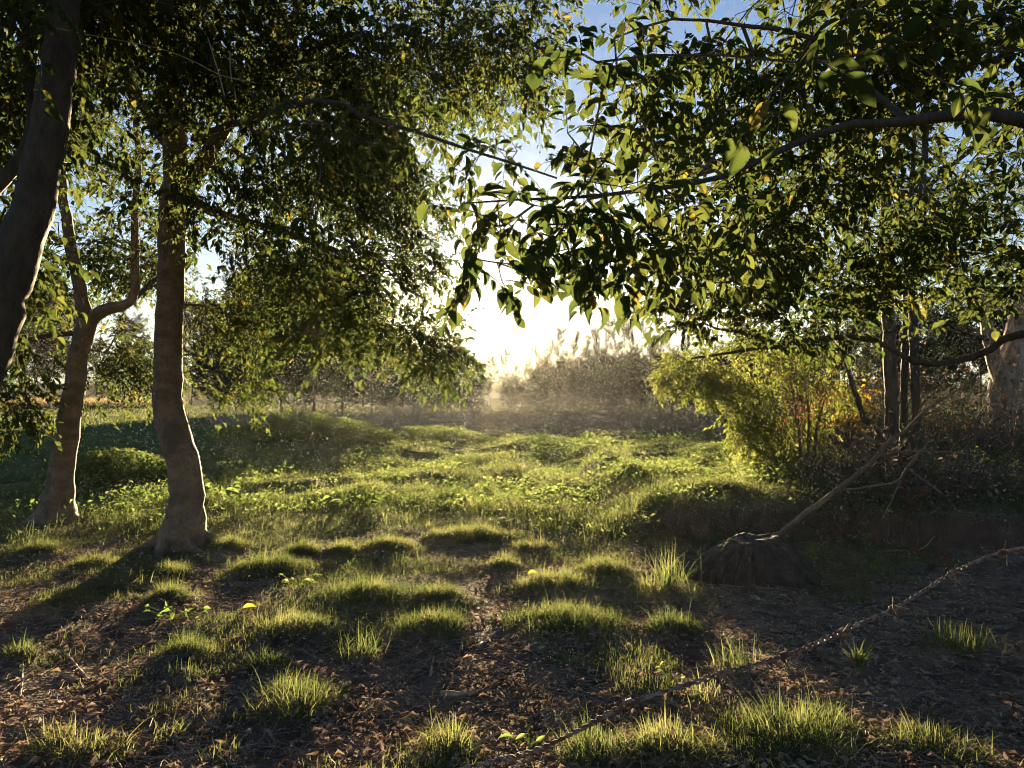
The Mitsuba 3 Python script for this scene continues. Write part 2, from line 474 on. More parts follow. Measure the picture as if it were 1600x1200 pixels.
def blob_points(r, blobs):
    out = []
    for (px, py, D, rx, ry, rz, n) in blobs:
        c = P(px, py, D)
        p = unit(int(n * 1.6), r) * (r.random((int(n * 1.6), 1)) ** (1 / 2.4))
        p = c + p * np.array([rx, ry, rz])
        k = meshkit.fbm(p * 1.6, 2, 11) > .44                     # gaps between the leaf masses
        out.append(p[k][:n])
    return np.vstack(out)


def W(x, y, z, rx, ry, rz, n):
    return (800 + x / y * F, HZ - (z - EYE) / y * F, y, rx, ry, rz, n)


def project(p):
    return np.stack([800 + F * p[:, 0] / p[:, 1], HZ - F * (p[:, 2] - EYE) / p[:, 1]], 1)


LEAFV = [mikit.ply(leaves(np.zeros((1, 3)), np.array([[1., 0, 0]]), np.array([[0, 0, 1.]]), 1.0, w, 1, fold=f), smooth=True) for w, f in ((.50, 1.0), (.46, .5), (.56, 1.4), (.52, 1.9), (.48, .1))]


def crown(key, arr, mat, singles=300, detail=0):
    pos, ax, nn, L, W = arr
    fold = np.random.default_rng(len(pos)).uniform(.1, 2.2, len(pos))
    side = norm(np.cross(nn, ax)); up = np.cross(ax, side)
    pr = project(pos); size = L / np.maximum(pos[:, 1], .3)
    inside = (pos[:, 1] > .4) & (pr[:, 0] > -10) & (pr[:, 0] < 1610) & (pr[:, 1] > -10) & (pr[:, 1] < 1210)
    order = np.argsort(np.where(inside, -size, 1e9))[:singles]
    order = order[inside[order]]
    rest = np.ones(len(pos), bool); rest[order] = False
    for c, k in enumerate(order):
        m = np.eye(4); m[:3, 0] = ax[k] * L[k]; m[:3, 1] = side[k] * L[k] * (W[k] / L[k] / .5); m[:3, 2] = up[k] * L[k]; m[:3, 3] = pos[k]
        scene[f'{key}__leaf' + (f'_{c:03d}' if c else '')] = {**LEAFV[c % 5], 'to_world': T(m), 'bsdf': {'type': 'ref', 'id': mat}}
    near = rest & (size > .0125)
    parts = []
    if near.any(): parts.append(leaves(pos[near], ax[near], nn[near], L[near], W[near], 1, fold[near]))
    far = rest & ~near
    if far.any(): parts.append(leaves(pos[far], ax[far], nn[far], L[far], W[far], detail, fold[far]))
    put(f'{key}__crown', mikit.ply(join(parts), mat), 'stuff')


def limb_part(key, tree, ids, name, mat, sides, rough=.05, flare=0.0, seed=0):
    pos = np.array(tree.pos)[ids]; rad = np.array(tree.rad)[ids]
    if name != 'trunk' and tree.par[ids[0]] >= 0: pos = np.vstack([tree.pos[tree.par[ids[0]]], pos]); rad = np.concatenate([rad[:1], rad])

    def warp(a, k, path):
        z = path[:, 2:3] + 0 * a
        g = np.stack([np.cos(a) + 0 * z, np.sin(a) + 0 * z, z * 1.5], -1)
        w = 1 + rough * 2 * (meshkit.fbm(g * 1.6, 3, seed) - .5)
        if flare:
            low = np.exp(-(path[:, 2:3] - path[0, 2]) / .19)
            w = w + flare * low * (.55 + .6 * np.maximum(0, np.cos(a * 4 + seed)) ** 1.5)
        return w
    put(f'{key}__{name}', mikit.ply(tube(pos, rad, sides, warp=warp), mat, smooth=True))


def path_px(spec):
    """[(px, py, D, width px)] -> limb points"""
    return [(*P(a, b, D), w * D / F / 2) for a, b, D, w in spec]


def ground_start(px, py, w, D, sink=.12):
    x = (px - 800) / F * D
    return (x, D, float(H(np.array([x]), np.array([D]))[0]) - sink, w * D / F / 2)


def big_tree(name, label, group, limbs, blobs, mat, seed, sides=22, leafL=.085, nleaf=11, flare=.62, singles=300, leafmat='leaf_broad', droop=.35, ratio=.52, twL=.34, seg=.22, roots=0, knots=()):
    key = thing(name, label, 'tree', group)
    t = Tree(seed)
    for l in limbs: t.limb(l, .09 if len(t.limbs) == 0 else .14)
    t.grow(blob_points(t.r, blobs), seg=seg)
    t.finish_radii()
    for q_, ids in enumerate(t.limbs):
        limb_part(key, t, ids, 'trunk' if q_ == 0 else 'limb', mat if q_ < 2 else 'bark_dark', sides if q_ == 0 else 10, .07, flare if q_ == 0 else 0, seed)  # upper limbs take the dark bark: their shade is put into the colour
    b0 = np.array(t.limbs[0]); bp = np.array(t.pos)[b0]; br = np.array(t.rad)[b0]
    for k in range(roots):
        a = k * 2 * PI / roots + t.r.uniform(-.4, .4); R = br[0]
        s_ = np.linspace(.3, 1, 9) * R * t.r.uniform(1.7, 2.3)
        rx_, ry_ = bp[0, 0] + s_ * np.cos(a + .25 * (s_ / R - 1)), bp[0, 1] + s_ * np.sin(a + .25 * (s_ / R - 1))
        rz_ = H(rx_, ry_) + .10 * R / .2 * np.exp(-(s_ / R - .8) * 1.6) - .02 * np.linspace(0, 1, 9) ** 2
        put(f'{key}__root', mikit.ply(tube(np.stack([rx_, ry_, rz_], 1), np.linspace(.42, .10, 9) * R, 9), mat, smooth=True))
    for (kx, ky, ks_) in knots:
        zz = EYE + (HZ - ky) / F * bp[0, 1]; q_ = int(np.argmin(np.abs(bp[:, 2] - zz))); c_ = bp[q_]; R = br[q_]
        dx = (kx - 800) / F * c_[1] - c_[0]; ca = np.clip(dx / R, -.95, .95)
        ct = c_ + np.array([ca * R, -math.sqrt(1 - ca * ca) * R, 0]); ct[2] = zz
        ic = trimesh.creation.icosphere(3, 1.0); v_ = np.array(ic.vertices)
        v_ = v_ * (1 + .5 * (meshkit.fbm(v_ * 2 + kx, 3) - .5))[:, None] * np.array([.8, .35, 1.0]) * ks_ * c_[1] / F
        put(f'{key}__knot', mikit.ply((v_ + ct, ic.faces), 'bark_dark', smooth=True))
    tw, arr = t.twigs(leafL=leafL, nleaf=nleaf, droop=droop, ratio=ratio, L=twL)
    put(f'{key}__twigs', mikit.ply(join([t.branch_mesh(), tw]), 'bark_twig', smooth=True), 'stuff')
    crown(key, arr, leafmat, singles)
    return key


G1 = 'broad-leaved evergreen trees around the clearing'
# A: the stout curved trunk
DA = 6.9
A_trunk = [ground_start(284, 850, 66, DA), (*P(285, 838, DA), 66 * DA / F / 2)] + path_px([(291, 790, DA, 52.2), (287, 730, DA, 48.6), (270, 670, DA, 46.8), (262, 620, DA, 42.3), (264, 520, DA, 40.5), (268, 400, DA, 39.6), (272, 320, DA, 41.4), (276, 270, 6.95, 37.8), (270, 150, 7.0, 32.4), (268, 0, 7.0, 28.8), (280, -250, 7.1, 21.6), (300, -450, 7.2, 10.8)])
A_limbs = [A_trunk,
           path_px([(278, 300, 6.9, 30), (310, 265, 6.8, 26), (380, 150, 6.6, 20), (450, 40, 6.6, 15), (520, -60, 6.7, 10), (600, -160, 6.8, 6)]),
           path_px([(380, 150, 6.6, 15), (470, 90, 6.3, 13), (545, 55, 6.2, 12), (600, 78, 6.2, 10), (660, 110, 6.3, 8), (720, 150, 6.4, 5)]),
           path_px([(440, 180, 5.2, 8), (490, 157, 4.4, 7.5), (560, 180, 4.2, 7), (640, 203, 4.1, 6), (720, 230, 4.0, 5), (790, 252, 3.9, 4), (870, 278, 3.8, 3)]),
           path_px([(276, 300, 6.95, 18), (330, 330, 7.3, 15), (430, 360, 7.6, 12), (540, 400, 7.6, 9), (620, 470, 7.5, 5)]),
           path_px([(270, 240, 7.0, 20), (220, 160, 7.2, 16), (170, 60, 7.4, 12), (120, -60, 7.5, 8)])]
A_limbs[3][0] = (*P(300, 215, 6.7), .034)
A_blobs = [(330, 90, 7.0, 1.5, 1.5, 1.1, 578), (560, 120, 7.2, 1.35, 1.4, 1.0, 578), (740, 60, 7.2, 1.0, 1.3, .75, 332), (470, 300, 7.0, 1.1, 1.3, 1.0, 578),
           (590, 330, 7.3, .7, 1.0, .75, 262), (540, 440, 7.2, .75, .9, .5, 228), (620, 480, 7.4, .6, .6, .36, 90), (540, 505, 7.6, .6, .5, .32, 80), (680, 500, 7.2, .22, .4, .28, 30), (440, 440, 7.6, .5, .5, .4, 70), (480, 90, 5.8, 1.2, .8, .8, 210), (330, 230, 6.1, .8, .5, .8, 150), (570, 240, 6.0, .6, .6, .6, 120), (700, 110, 5.9, .7, .6, .5, 100), (375, 500, 7.6, .45, .6, .40, 131), (370, 590, 7.6, .38, .4, .28, 79),
           (600, 545, 6.8, .62, .5, .26, 122), (690, 560, 6.9, .30, .4, .22, 52), (500, 520, 6.4, .30, .4, .22, 46), (660, 420, 7.0, .22, .6, .35, 42),
           (760, 240, 4.0, .20, .3, .14, 16), (660, 200, 4.2, .30, .4, .22, 26), (830, 110, 5.0, .13, .4, .28, 20), (790, 60, 5.2, .35, .5, .4, 44),
           (490, 345, 4.4, .16, .2, .18, 14), (490, 200, 4.4, .2, .3, .2, 24),
           (400, -260, 7.0, 2.2, 2.2, 1.3, 735), (650, -170, 7.0, 1.2, 1.6, .9, 298), (330, -120, 5.4, 1.3, 1.5, .8, 280)]
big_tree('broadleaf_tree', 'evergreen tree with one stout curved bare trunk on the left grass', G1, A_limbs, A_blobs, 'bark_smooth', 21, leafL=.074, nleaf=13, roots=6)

# B: slimmer forked trunk further left
DB = 8.1
B_limbs = [[ground_start(85, 815, 52, DB), (*P(86, 806, DB), 52 * DB / F / 2)] + path_px([(95, 750, DB, 37.8), (106, 670, DB, 33.3), (116, 600, DB, 29.7), (126, 545, DB, 27.9), (134, 508, DB, 30.6), (128, 470, DB, 19.8), (118, 420, 8.1, 18), (104, 350, 8.2, 15.3), (96, 250, 8.3, 11.7), (100, 120, 8.4, 8.1)]),
           path_px([(134, 508, DB, 23.4), (150, 492, DB, 21.6), (175, 480, DB, 18.9), (205, 470, DB, 15.3), (212, 420, DB, 12.6), (210, 340, 8.1, 10.8), (216, 250, 8.2, 9), (206, 150, 8.3, 6.3)]),
           path_px([(205, 470, DB, 10.8), (240, 440, 8.4, 8.1), (290, 400, 8.8, 5.4)]),
           path_px([(130, 520, DB, 9), (70, 525, 7.9, 7.2), (20, 545, 7.6, 5.4), (-30, 580, 7.4, 3.6)])]
B_blobs = [(150, 330, 8.3, 1.0, 1.1, .9, 285), (60, 420, 8.6, .9, 1.1, .7, 225), (230, 410, 8.8, .55, .9, .6, 135), (185, 560, 8.7, .38, .5, .42, 78), (150, 610, 8.8, .25, .3, .2, 21), (240, 570, 9.2, .45, .6, .5, 90),
           (20, 560, 7.5, .35, .5, .5, 60), (15, 650, 7.2, .22, .4, .40, 45), (130, 180, 8.3, 1.1, 1.2, .9, 255), (60, 60, 8.6, 1.1, 1.2, .9, 195), (200, -100, 8.6, 1.5, 1.5, 1.0, 210)]
big_tree('broadleaf_tree', 'slimmer evergreen tree whose trunk forks low, second from the left', G1, B_limbs, B_blobs, 'bark_smooth', 22, leafL=.082, nleaf=13, roots=5)

# C: leaning trunk at the left edge, its shade put into dark bark
DC = 4.4
xC = -3.75
C_limbs = [[(xC, 4.3, float(H(np.array([xC]), np.array([4.3]))[0]) - .1, .20), (xC + .05, 4.3, .25, .185), (*P(-62, 660, 4.35), .14)] + path_px([(-20, 560, DC, 60.1), (16, 440, DC, 60.1), (48, 330, DC, 58.4), (72, 230, DC, 53.6), (90, 110, DC, 48.7), (98, 0, DC, 45.4), (110, -200, 4.5, 32.5), (130, -420, 4.7, 19.2)]),
           path_px([(-20, 560, 4.5, 29.5), (-60, 420, 4.7, 26.6), (-20, 310, 4.8, 22.1), (22, 262, 4.9, 19.9), (46, 215, 5.0, 18.4), (50, 150, 5.1, 16.2), (44, 60, 5.2, 14.8), (40, -60, 5.3, 10.3)]),
           [(*P(100, -60, 4.5), .05), (-2.8, 3.0, 4.6, .04), (-2.9, 1.2, 4.5, .03), (-3.0, -1.0, 4.2, .015)],  # unseen limb, added to carry the sky-blocking crown behind the camera
           path_px([(98, -60, 4.5, 17.7), (180, -110, 4.4, 13.3), (300, -150, 4.3, 8.86), (430, -170, 4.2, 5.17)])]
C_limbs[1][0] = (*P(-45, 620, 4.4), .08)
C_blobs = [(60, 120, 5.6, .75, .9, .7, 195), (-40, 250, 5.6, .6, .8, .9, 165), (20, 430, 6.2, .35, .6, .5, 60), (200, 40, 5.2, .8, .8, .45, 165), (150, -200, 4.6, 1.3, 1.4, .8, 300), (-150, -100, 4.6, 1.2, 1.4, 1.0, 180), (350, -230, 4.2, .9, 1.2, .5, 135), (0, 20, 4.0, .3, .4, .25, 30), W(-3.2, -1.0, 3.4, 2.2, 2.0, 1.6, 420), W(-2.6, 1.6, 4.2, 1.8, 1.8, .9, 260)]  # last two masses added unseen over and behind the camera, to block sky light
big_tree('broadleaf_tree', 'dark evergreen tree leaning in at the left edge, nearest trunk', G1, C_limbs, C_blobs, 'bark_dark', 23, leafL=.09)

# F: the tree that stands off the right edge and hangs its limbs across the picture
F_tr = (4.5, 4.2)
F_limbs = [[(4.5, 4.2, float(H(np.array([4.5]), np.array([4.2]))[0]) - .1, .22), (4.48, 4.2, .3, .19), (4.4, 4.25, 1.2, .16), (4.3, 4.3, 2.2, .15), (4.25, 4.4, 3.4, .12), (4.1, 4.5, 4.6, .08), (4.0, 4.6, 5.6, .03)],
           [(4.3, 4.3, 2.25, .075), (3.4, 3.9, 2.6, .06)] + path_px([(1610, 192, 3.2, 22), (1500, 180, 3.2, 20), (1420, 190, 3.25, 16), (1330, 194, 3.3, 12), (1240, 225, 3.3, 11), (1130, 275, 3.25, 8.5), (1020, 296, 3.1, 7), (900, 308, 2.95, 5), (810, 312, 2.85, 3.5), (720, 318, 2.8, 2.2)]),
           [(4.35, 4.3, 1.45, .06), (4.55, 5.2, 1.75, .05)] + path_px([(1600, 522, 6.0, 13), (1545, 546, 6.1, 12), (1490, 566, 6.2, 11), (1430, 566, 6.3, 10), (1385, 541, 6.4, 9), (1330, 526, 6.4, 9), (1240, 535, 6.4, 7), (1160, 548, 6.3, 5), (1080, 560, 6.3, 3)]),
           path_px([(1420, 188, 3.25, 12), (1360, 140, 3.5, 10), (1270, 60, 3.8, 8), (1160, 40, 4.0, 6), (1050, 30, 4.1, 4), (960, 60, 4.0, 2.5)]),
           [(4.3, 4.35, 2.9, .06)] + path_px([(1600, 60, 4.9, 22), (1480, 120, 5.2, 18), (1380, 190, 5.3, 15), (1290, 280, 5.4, 12), (1220, 345, 5.4, 9), (1140, 420, 5.3, 6), (1050, 470, 5.2, 3)]),
           [(4.35, 4.25, 2.0, .06), (4.2, 2.8, 2.9, .05), (3.6, 1.0, 3.4, .035), (2.8, -1.2, 3.5, .015)],  # limb added out of view, bears the crown that cuts sky fill
           [(4.2, 4.45, 3.6, .05)] + path_px([(1500, -120, 4.6, 18), (1300, -160, 4.5, 14), (1100, -140, 4.4, 9), (980, -100, 4.4, 5)])]
F_blobs = [(855, 360, 2.75, .23, .25, .16, 18), (770, 325, 2.7, .15, .2, .10, 8), (735, 405, 2.75, .06, .12, .07, 4), (790, 425, 2.75, .10, .12, .05, 4), (945, 350, 2.95, .24, .3, .23, 26), (920, 240, 3.1, .15, .25, .18, 14), (1030, 400, 3.2, .22, .3, .17, 21), (1000, 130, 3.4, .17, .3, .24, 18), (970, 420, 3.0, .12, .2, .05, 8),
           (1120, 480, 6.0, .60, .5, .26, 79), (1260, 500, 6.2, .75, .5, .26, 94), (1040, 490, 6.0, .22, .4, .20, 22), (1400, 500, 6.3, .6, .5, .2, 43), W(2.6, -1.6, 3.2, 2.4, 1.8, 1.5, 420), W(3.8, 1.2, 3.4, 1.4, 1.8, 1.6, 260),  # the W masses are added out of view to cut sky fill
           (1080, 330, 3.6, .40, .45, .40, 60), (1110, 130, 3.9, .62, .6, .50, 110), (1290, 90, 4.2, .75, .7, .55, 150), (1450, 70, 3.9, .6, .6, .5, 110), (1560, 160, 4.2, .5, .6, .6, 90),
           (1200, 280, 5.0, .75, .7, .65, 170), (1350, 280, 5.4, .9, .8, .7, 190), (1500, 330, 5.5, .8, .8, .7, 150), (1150, 390, 5.4, .60, .6, .45, 150), (1060, 420, 5.2, .28, .5, .26, 50), (1280, 420, 6.0, .75, .6, .40, 140), (1420, 430, 6.2, .6, .6, .36, 80), (1560, 430, 5.6, .4, .6, .4, 50),
           (1190, 140, 1.9, .06, .08, .05, 2), (1480, 110, 2.0, .10, .1, .08, 2), (1080, 40, 4.0, .45, .4, .24, 40), (1180, 30, 3.9, .5, .4, .3, 50), (1330, 60, 1.9, .2, .2, .1, 5), (930, 95, 2.5, .10, .12, .09, 5),
           (1250, -230, 4.4, 1.6, 1.6, .9, 300), (1500, -150, 4.6, 1.2, 1.4, .9, 200), (1020, -130, 4.2, .5, 1.0, .4, 50), (1800, 200, 4.6, .8, 1.0, 1.2, 120)]
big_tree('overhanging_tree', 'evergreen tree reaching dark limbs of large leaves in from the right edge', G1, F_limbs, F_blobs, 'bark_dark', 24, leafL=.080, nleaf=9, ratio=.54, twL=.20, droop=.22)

# D: the clump of thin dark stems right of the middle
DD = 11.0
def stem(px0, py0, w0, pts, D=DD):
    return [ground_start(px0, py0, w0, D), (*P(px0, py0 - 14, D), w0 * D / F / 2)] + path_px([(a, b, D, w) for a, b, w in pts])
D_limbs = [stem(1395, 752, 30, [(1394, 690, 20.3), (1392, 600, 19.5), (1388, 500, 18.7), (1384, 400, 17.2), (1386, 250, 14), (1380, 100, 10.1), (1384, -60, 6.24)]),
           stem(1413, 748, 18, [(1412, 690, 11.7), (1413, 600, 10.9), (1416, 480, 10.1), (1420, 360, 8.58), (1428, 220, 6.24), (1430, 100, 3.9)], 8.7),
           stem(1434, 750, 22, [(1433, 690, 14), (1430, 600, 13.3), (1426, 480, 14), (1432, 380, 11.7), (1445, 240, 9.36), (1450, 80, 6.24)], 8.5),
           stem(1372, 690, 12, [(1350, 655, 8.58), (1335, 610, 7.8), (1320, 560, 7.02), (1309, 520, 5.46), (1304, 460, 3.9)], 8.81),
           path_px([(1386, 300, DD, 9.36), (1330, 220, 10.6, 7.02), (1250, 160, 10.2, 4.68)]), path_px([(1440, 300, DD, 7.8), (1510, 240, 10.6, 6.24), (1570, 200, 10.2, 3.9)])]
D_blobs = [(1380, 250, 10.8, 1.5, 1.3, 1.3, 322), (1270, 330, 10.6, 1.0, 1.0, 1.0, 182), (1500, 260, 10.6, 1.2, 1.2, 1.2, 210), (1400, 430, 10.8, .9, .9, .45, 84), (1290, 460, 11.2, .8, .7, .45, 98), (1180, 380, 10.8, .8, .9, .7, 126), (1560, 420, 10.6, .7, .9, .5, 84), (1400, 60, 10.6, 1.8, 1.6, 1.3, 308)]
big_tree('multi_stem_tree', 'clump of thin dark upright stems rising together behind the fallen branch', None, D_limbs, D_blobs, 'bark_dark', 25, sides=12, leafL=.085, flare=.25, nleaf=9, leafmat='leaf_broad')

# E: old tree with flaky bark at the right edge
DE = 14.0
E_limbs = [[ground_start(1578, 716, 74, DE), (*P(1578, 702, DE), 74 * DE / F / 2)] + path_px([(1578, 660, DE, 58), (1574, 620, DE, 54), (1582, 575, DE, 56), (1592, 530, DE, 44), (1604, 460, DE, 34), (1618, 360, DE, 26), (1630, 200, DE, 14)]),
           path_px([(1576, 615, DE, 30), (1558, 575, 13.8, 24), (1546, 530, 13.7, 19), (1530, 470, 13.6, 15), (1500, 430, 13.5, 12), (1480, 360, 13.4, 8)]),
           path_px([(1546, 530, 13.7, 9), (1510, 520, 13.2, 6), (1470, 500, 12.8, 4)])]
E_blobs = [(1550, 330, 13.6, 1.6, 1.4, 1.2, 170), (1480, 420, 13.2, .9, .9, .6, 60), (1620, 430, 13.6, 1.0, 1.2, .8, 80), (1600, 180, 13.8, 2.0, 1.8, 1.4, 160)]
big_tree('flaky_bark_tree', 'old tree with pale flaking bark and a crooked trunk at the right edge', None, E_limbs, E_blobs, 'bark_flaky', 26, sides=26, flare=.3, leafL=.08, nleaf=9, singles=0, leafmat='leaf_broad')

# ------------------------------------------------------------------ the sunlit shrub at the right and other bushes
def bush(name, label, cat, group, stems, blobs, mat, seed, leafL, nleaf=9, ratio=.45, wood='bark_twig', droop=.3, twL=.22, singles=0):
    key = thing(name, label, cat, group)
    t = Tree(seed)
    for l in stems: t.limb(l, .12)
    t.grow(blob_points(t.r, blobs), seg=.18)
    t.finish_radii(.002)
    for ids in t.limbs: limb_part(key, t, ids, 'stem', wood, 6, .05)
    tw, arr = t.twigs(leafL=leafL, nleaf=nleaf, droop=droop, ratio=ratio, L=twL)
    put(f'{key}__twigs', mikit.ply(join([t.branch_mesh(), tw]), wood), 'stuff')
    crown(key, arr, mat, singles)
    return key


def fan(px, py, D, tops, w):
    out = []
    for k, (a, b) in enumerate(tops):
        g = ground_start(px + k * 9 - 4 * len(tops), py, w, D + .1 * (k % 3), .05)
        m = P((px + a) / 2 + 6 * (k % 2), (py + b) / 2 - 12, D)
        out.append([g, (*m, w * D / F / 2 * .7), (*P(a, b, D + .15 * (k % 2)), w * D / F / 2 * .35)])
    return out


bush('shrub', 'large yellow-green sunlit shrub with feathery drooping leaves at the right', 'shrub', None,
     fan(1215, 755, 10.0, [(1060, 590), (1110, 560), (1170, 570), (1190, 640), (1240, 560), (1270, 620), (1150, 680)], 9),
     [(1040, 590, 10.0, .22, .3, .16, 34), (1150, 545, 10.2, .5, .5, .22, 70), (1260, 545, 10.3, .5, .5, .25, 70), (1300, 600, 10.2, .4, .4, .4, 50), (1075, 575, 9.9, .50, .5, .26, 130), (1130, 600, 9.9, .50, .6, .32, 163), (1180, 640, 9.8, .42, .6, .42, 163), (1195, 710, 9.7, .40, .5, .36, 136), (1160, 660, 9.6, .26, .4, .30, 68), (1230, 580, 10.1, .45, .6, .40, 136), (1255, 670, 9.9, .38, .5, .5, 130), (1200, 755, 9.5, .42, .4, .22, 82), (1095, 600, 9.6, .30, .4, .18, 54)],
     'leaf_olive', 31, .075, nleaf=13, ratio=.42, droop=.55)
bush('rust_shrub', 'thin shrub holding withered rust-brown leaves beside the yellow-green shrub', 'shrub', None,
     fan(1262, 748, 9.3, [(1235, 600), (1255, 590), (1290, 620)], 6), [(1235, 630, 9.2, .26, .3, .42, 55), (1270, 600, 9.4, .2, .3, .3, 26)], 'leaf_rust', 32, .055, nleaf=9, ratio=.35, droop=.8)
bush('yellow_sapling', 'bright yellow leafy sapling behind the leaning thin stem', 'sapling', None,
     fan(1322, 712, 12.0, [(1290, 610), (1320, 600), (1350, 620)], 5), [(1300, 620, 12, .5, .4, .3, 50), (1310, 655, 12, .5, .4, .2, 30), (1355, 620, 12.2, .25, .3, .2, 14)], 'leaf_yellow', 33, .085, nleaf=9, ratio=.5)

# far shrubs and trees: a few patterns, each copy its own thing
def wild_tree(seed, h, w, nb, nl, leafL, upright, bare, z0=.12, wr=.012):
    """thin young tree: trunk, whippy branches, small leaves toward the ends"""
    r = np.random.default_rng(seed)
    tp = catmull([(0, 0, -.2, .045 * h / 5), (r.normal() * .1, r.normal() * .1, h * .35, .034 * h / 5), (r.normal() * .2, r.normal() * .2, h * .7, .02 * h / 5), (r.normal() * .3, r.normal() * .3, h, .006)], .3)
    tr = tube(tp[:, :3], tp[:, 3], 7)
    z = r.uniform(z0, .98, nb) ** .8 * h
    k = np.searchsorted(tp[:, 2], z).clip(1, len(tp) - 1); p0 = tp[k, :3]
    az = r.uniform(0, 2 * PI, nb); el = r.uniform(.2, 1.2, nb) * upright
    L = w * (1.05 - .65 * z / h) * r.uniform(.5, 1.15, nb)
    d = np.stack([np.cos(az) * np.cos(el), np.sin(az) * np.cos(el), np.sin(el)], 1)
    p2 = p0 + d * L[:, None] + np.array([0, 0, .25]) * L[:, None]; p1 = p0 * .5 + p2 * .5 - np.array([0, 0, .10]) * L[:, None]
    br = [sticks(p0, p1, p2, wr, wr * .35)]
    m = nb * 7; kk = r.integers(0, nb, m); t = r.uniform(.25, 1, m)[:, None]
    q0 = p0[kk] * (1 - t) ** 2 + 2 * p1[kk] * t * (1 - t) + p2[kk] * t * t
    q2 = q0 + norm(d[kk] + unit(m, r) * .8 + np.array([0, 0, .35])) * (w * .3 * r.uniform(.4, 1.2, m))[:, None]
    br.append(sticks(q0, (q0 + q2) / 2, q2, wr * .45, wr * .2))
    m2 = nl; kk = r.integers(0, m, m2); t = r.uniform(.1, 1, m2)[:, None]
    lp = q0[kk] * (1 - t) + q2[kk] * t + unit(m2, r) * .06
    keep = meshkit.fbm(lp * 1.1, 2, seed) > bare
    lp = lp[keep]
    ll = leafL * r.uniform(.6, 1.3, len(lp))
    lf = leaves(lp, unit(len(lp), r) + np.array([0, 0, -.4]), unit(len(lp), r) + np.array([0, 0, .8]), ll, ll * .55, 0)
    return tr, join(br), lf


def pattern(seed, mat, wood, *a):
    tr, br, lf = wild_tree(seed, *a)
    return {'trunk': mikit.ply(tr, wood, smooth=True), 'twigs': mikit.ply(br, wood), 'crown': mikit.ply(lf, mat)}


def place(name, label, cat, group, pat, x, y, s, rz, sz=None):
    key = thing(name, label, cat, group)
    z = float(H(np.array([x]), np.array([y]))[0])
    m = T().translate([x, y, z]).rotate([0, 0, 1], rz).scale([s, s, sz or s])
    for part, d in pat.items():
        put(f'{key}__{part}', {**d, 'to_world': m}, 'stuff' if part in ('twigs', 'crown') else None)
    return key


THIN = [pattern(s, 'leaf_far', 'bark_twig', 5.0, 1.25, 44, 2200, .12, 1.2, .44, .10, .018) for s in (101, 102, 103)]
BUSHY = [pattern(s, 'leaf_far', 'bark_twig', 4.0, 2.0, 70, 7500, .12, .8, .26) for s in (111, 112)]
BRUSH = [pattern(s, 'leaf_far', 'bark_twig', 3.0, 1.9, 80, 8000, .12, .9, .22, .005) for s in (141, 142)]
TALL = [pattern(s, 'leaf_far', 'bark_dark', 9.0, 3.0, 120, 15000, .20, .45, .20) for s in (121, 122)]
BARE = [pattern(s, 'leaf_far', 'bark_twig', 5.0, 1.3, 70, 420, .10, 1.3, .45, .06, .020) for s in (131, 132)]
r2 = np.random.default_rng(5)


def far_x(px, D): return (px - 800) / F * D


GT = 'young half-bare trees of the far thicket'
for px, D, top in [(822, 52, 562), (840, 55, 548), (856, 52, 536), (872, 56, 518), (890, 54, 532), (908, 50, 540), (928, 53, 518), (944, 56, 526), (958, 50, 506), (976, 55, 500), (990, 49, 518), (1008, 52, 512), (1030, 54, 528), (1050, 48, 536), (1074, 50, 542), (1100, 47, 550), (1128, 46, 555), (1152, 45, 562)]:
    z = -.5; h = EYE - z + (HZ - top) / F * D
    place('young_tree', 'thin half-bare young tree in the hazy far thicket right of the sun', 'tree', GT, (THIN + BARE)[r2.integers(0, 5)], far_x(px, D), D, h / 5.0 * .95, r2.uniform(0, 360), h / 5.0)
for px, D, top in [(660, 58, 556), (690, 60, 558), (716, 60, 554), (742, 62, 556), (768, 60, 560), (786, 62, 554), (806, 60, 572)]:
    z = -.55; h = EYE - z + (HZ - top) / F * D
    place('low_tree', 'low hazy tree on the skyline straight under the sun', 'tree', 'low trees under the sun', (THIN + BUSHY)[r2.integers(0, 5)], far_x(px, D), D, h / 5.0, r2.uniform(0, 360), h / 5.0)
for px, D, top in [(345, 44, 470), (395, 40, 440), (440, 42, 410), (490, 40, 400), (535, 43, 420), (580, 46, 470), (625, 52, 520)]:
    z = -.4; h = EYE - z + (HZ - top) / F * D
    place('dark_tree', 'tall dark evergreen tree at the far side of the meadow, left of centre', 'tree', 'tall dark trees beyond the meadow', TALL[r2.integers(0, 2)], far_x(px, D), D, h / 9.0, r2.uniform(0, 360), h / 9.0)
for px, D, top in [(-60, 80, 545), (-10, 82, 540), (40, 84, 535), (75, 80, 545), (110, 84, 550), (165, 82, 560), (205, 80, 566), (250, 78, 558), (300, 74, 555)]:
    z = -.5; h = EYE - z + (HZ - top) / F * D
    place('hedge_tree', 'grey-green tree of the distant hedge across the meadow at far left', 'tree', 'trees of the distant left hedge', (BUSHY + TALL[:1])[r2.integers(0, 3)] if True else 0, far_x(px, D), D, h / 4.4, r2.uniform(0, 360), h / 4.4)
for px, D, top in [(55, 76, 480), (150, 76, 490)]:
    h = 2.0 + (HZ - top) / F * D
    place('bare_tree', ['leafless tree between the two left trunks on the skyline', 'leafless tree right of the slim forked trunk on the skyline'][px > 100], 'tree', None, BARE[px > 100], far_x(px, D), D, h / 5.0, 40, h / 5.0)
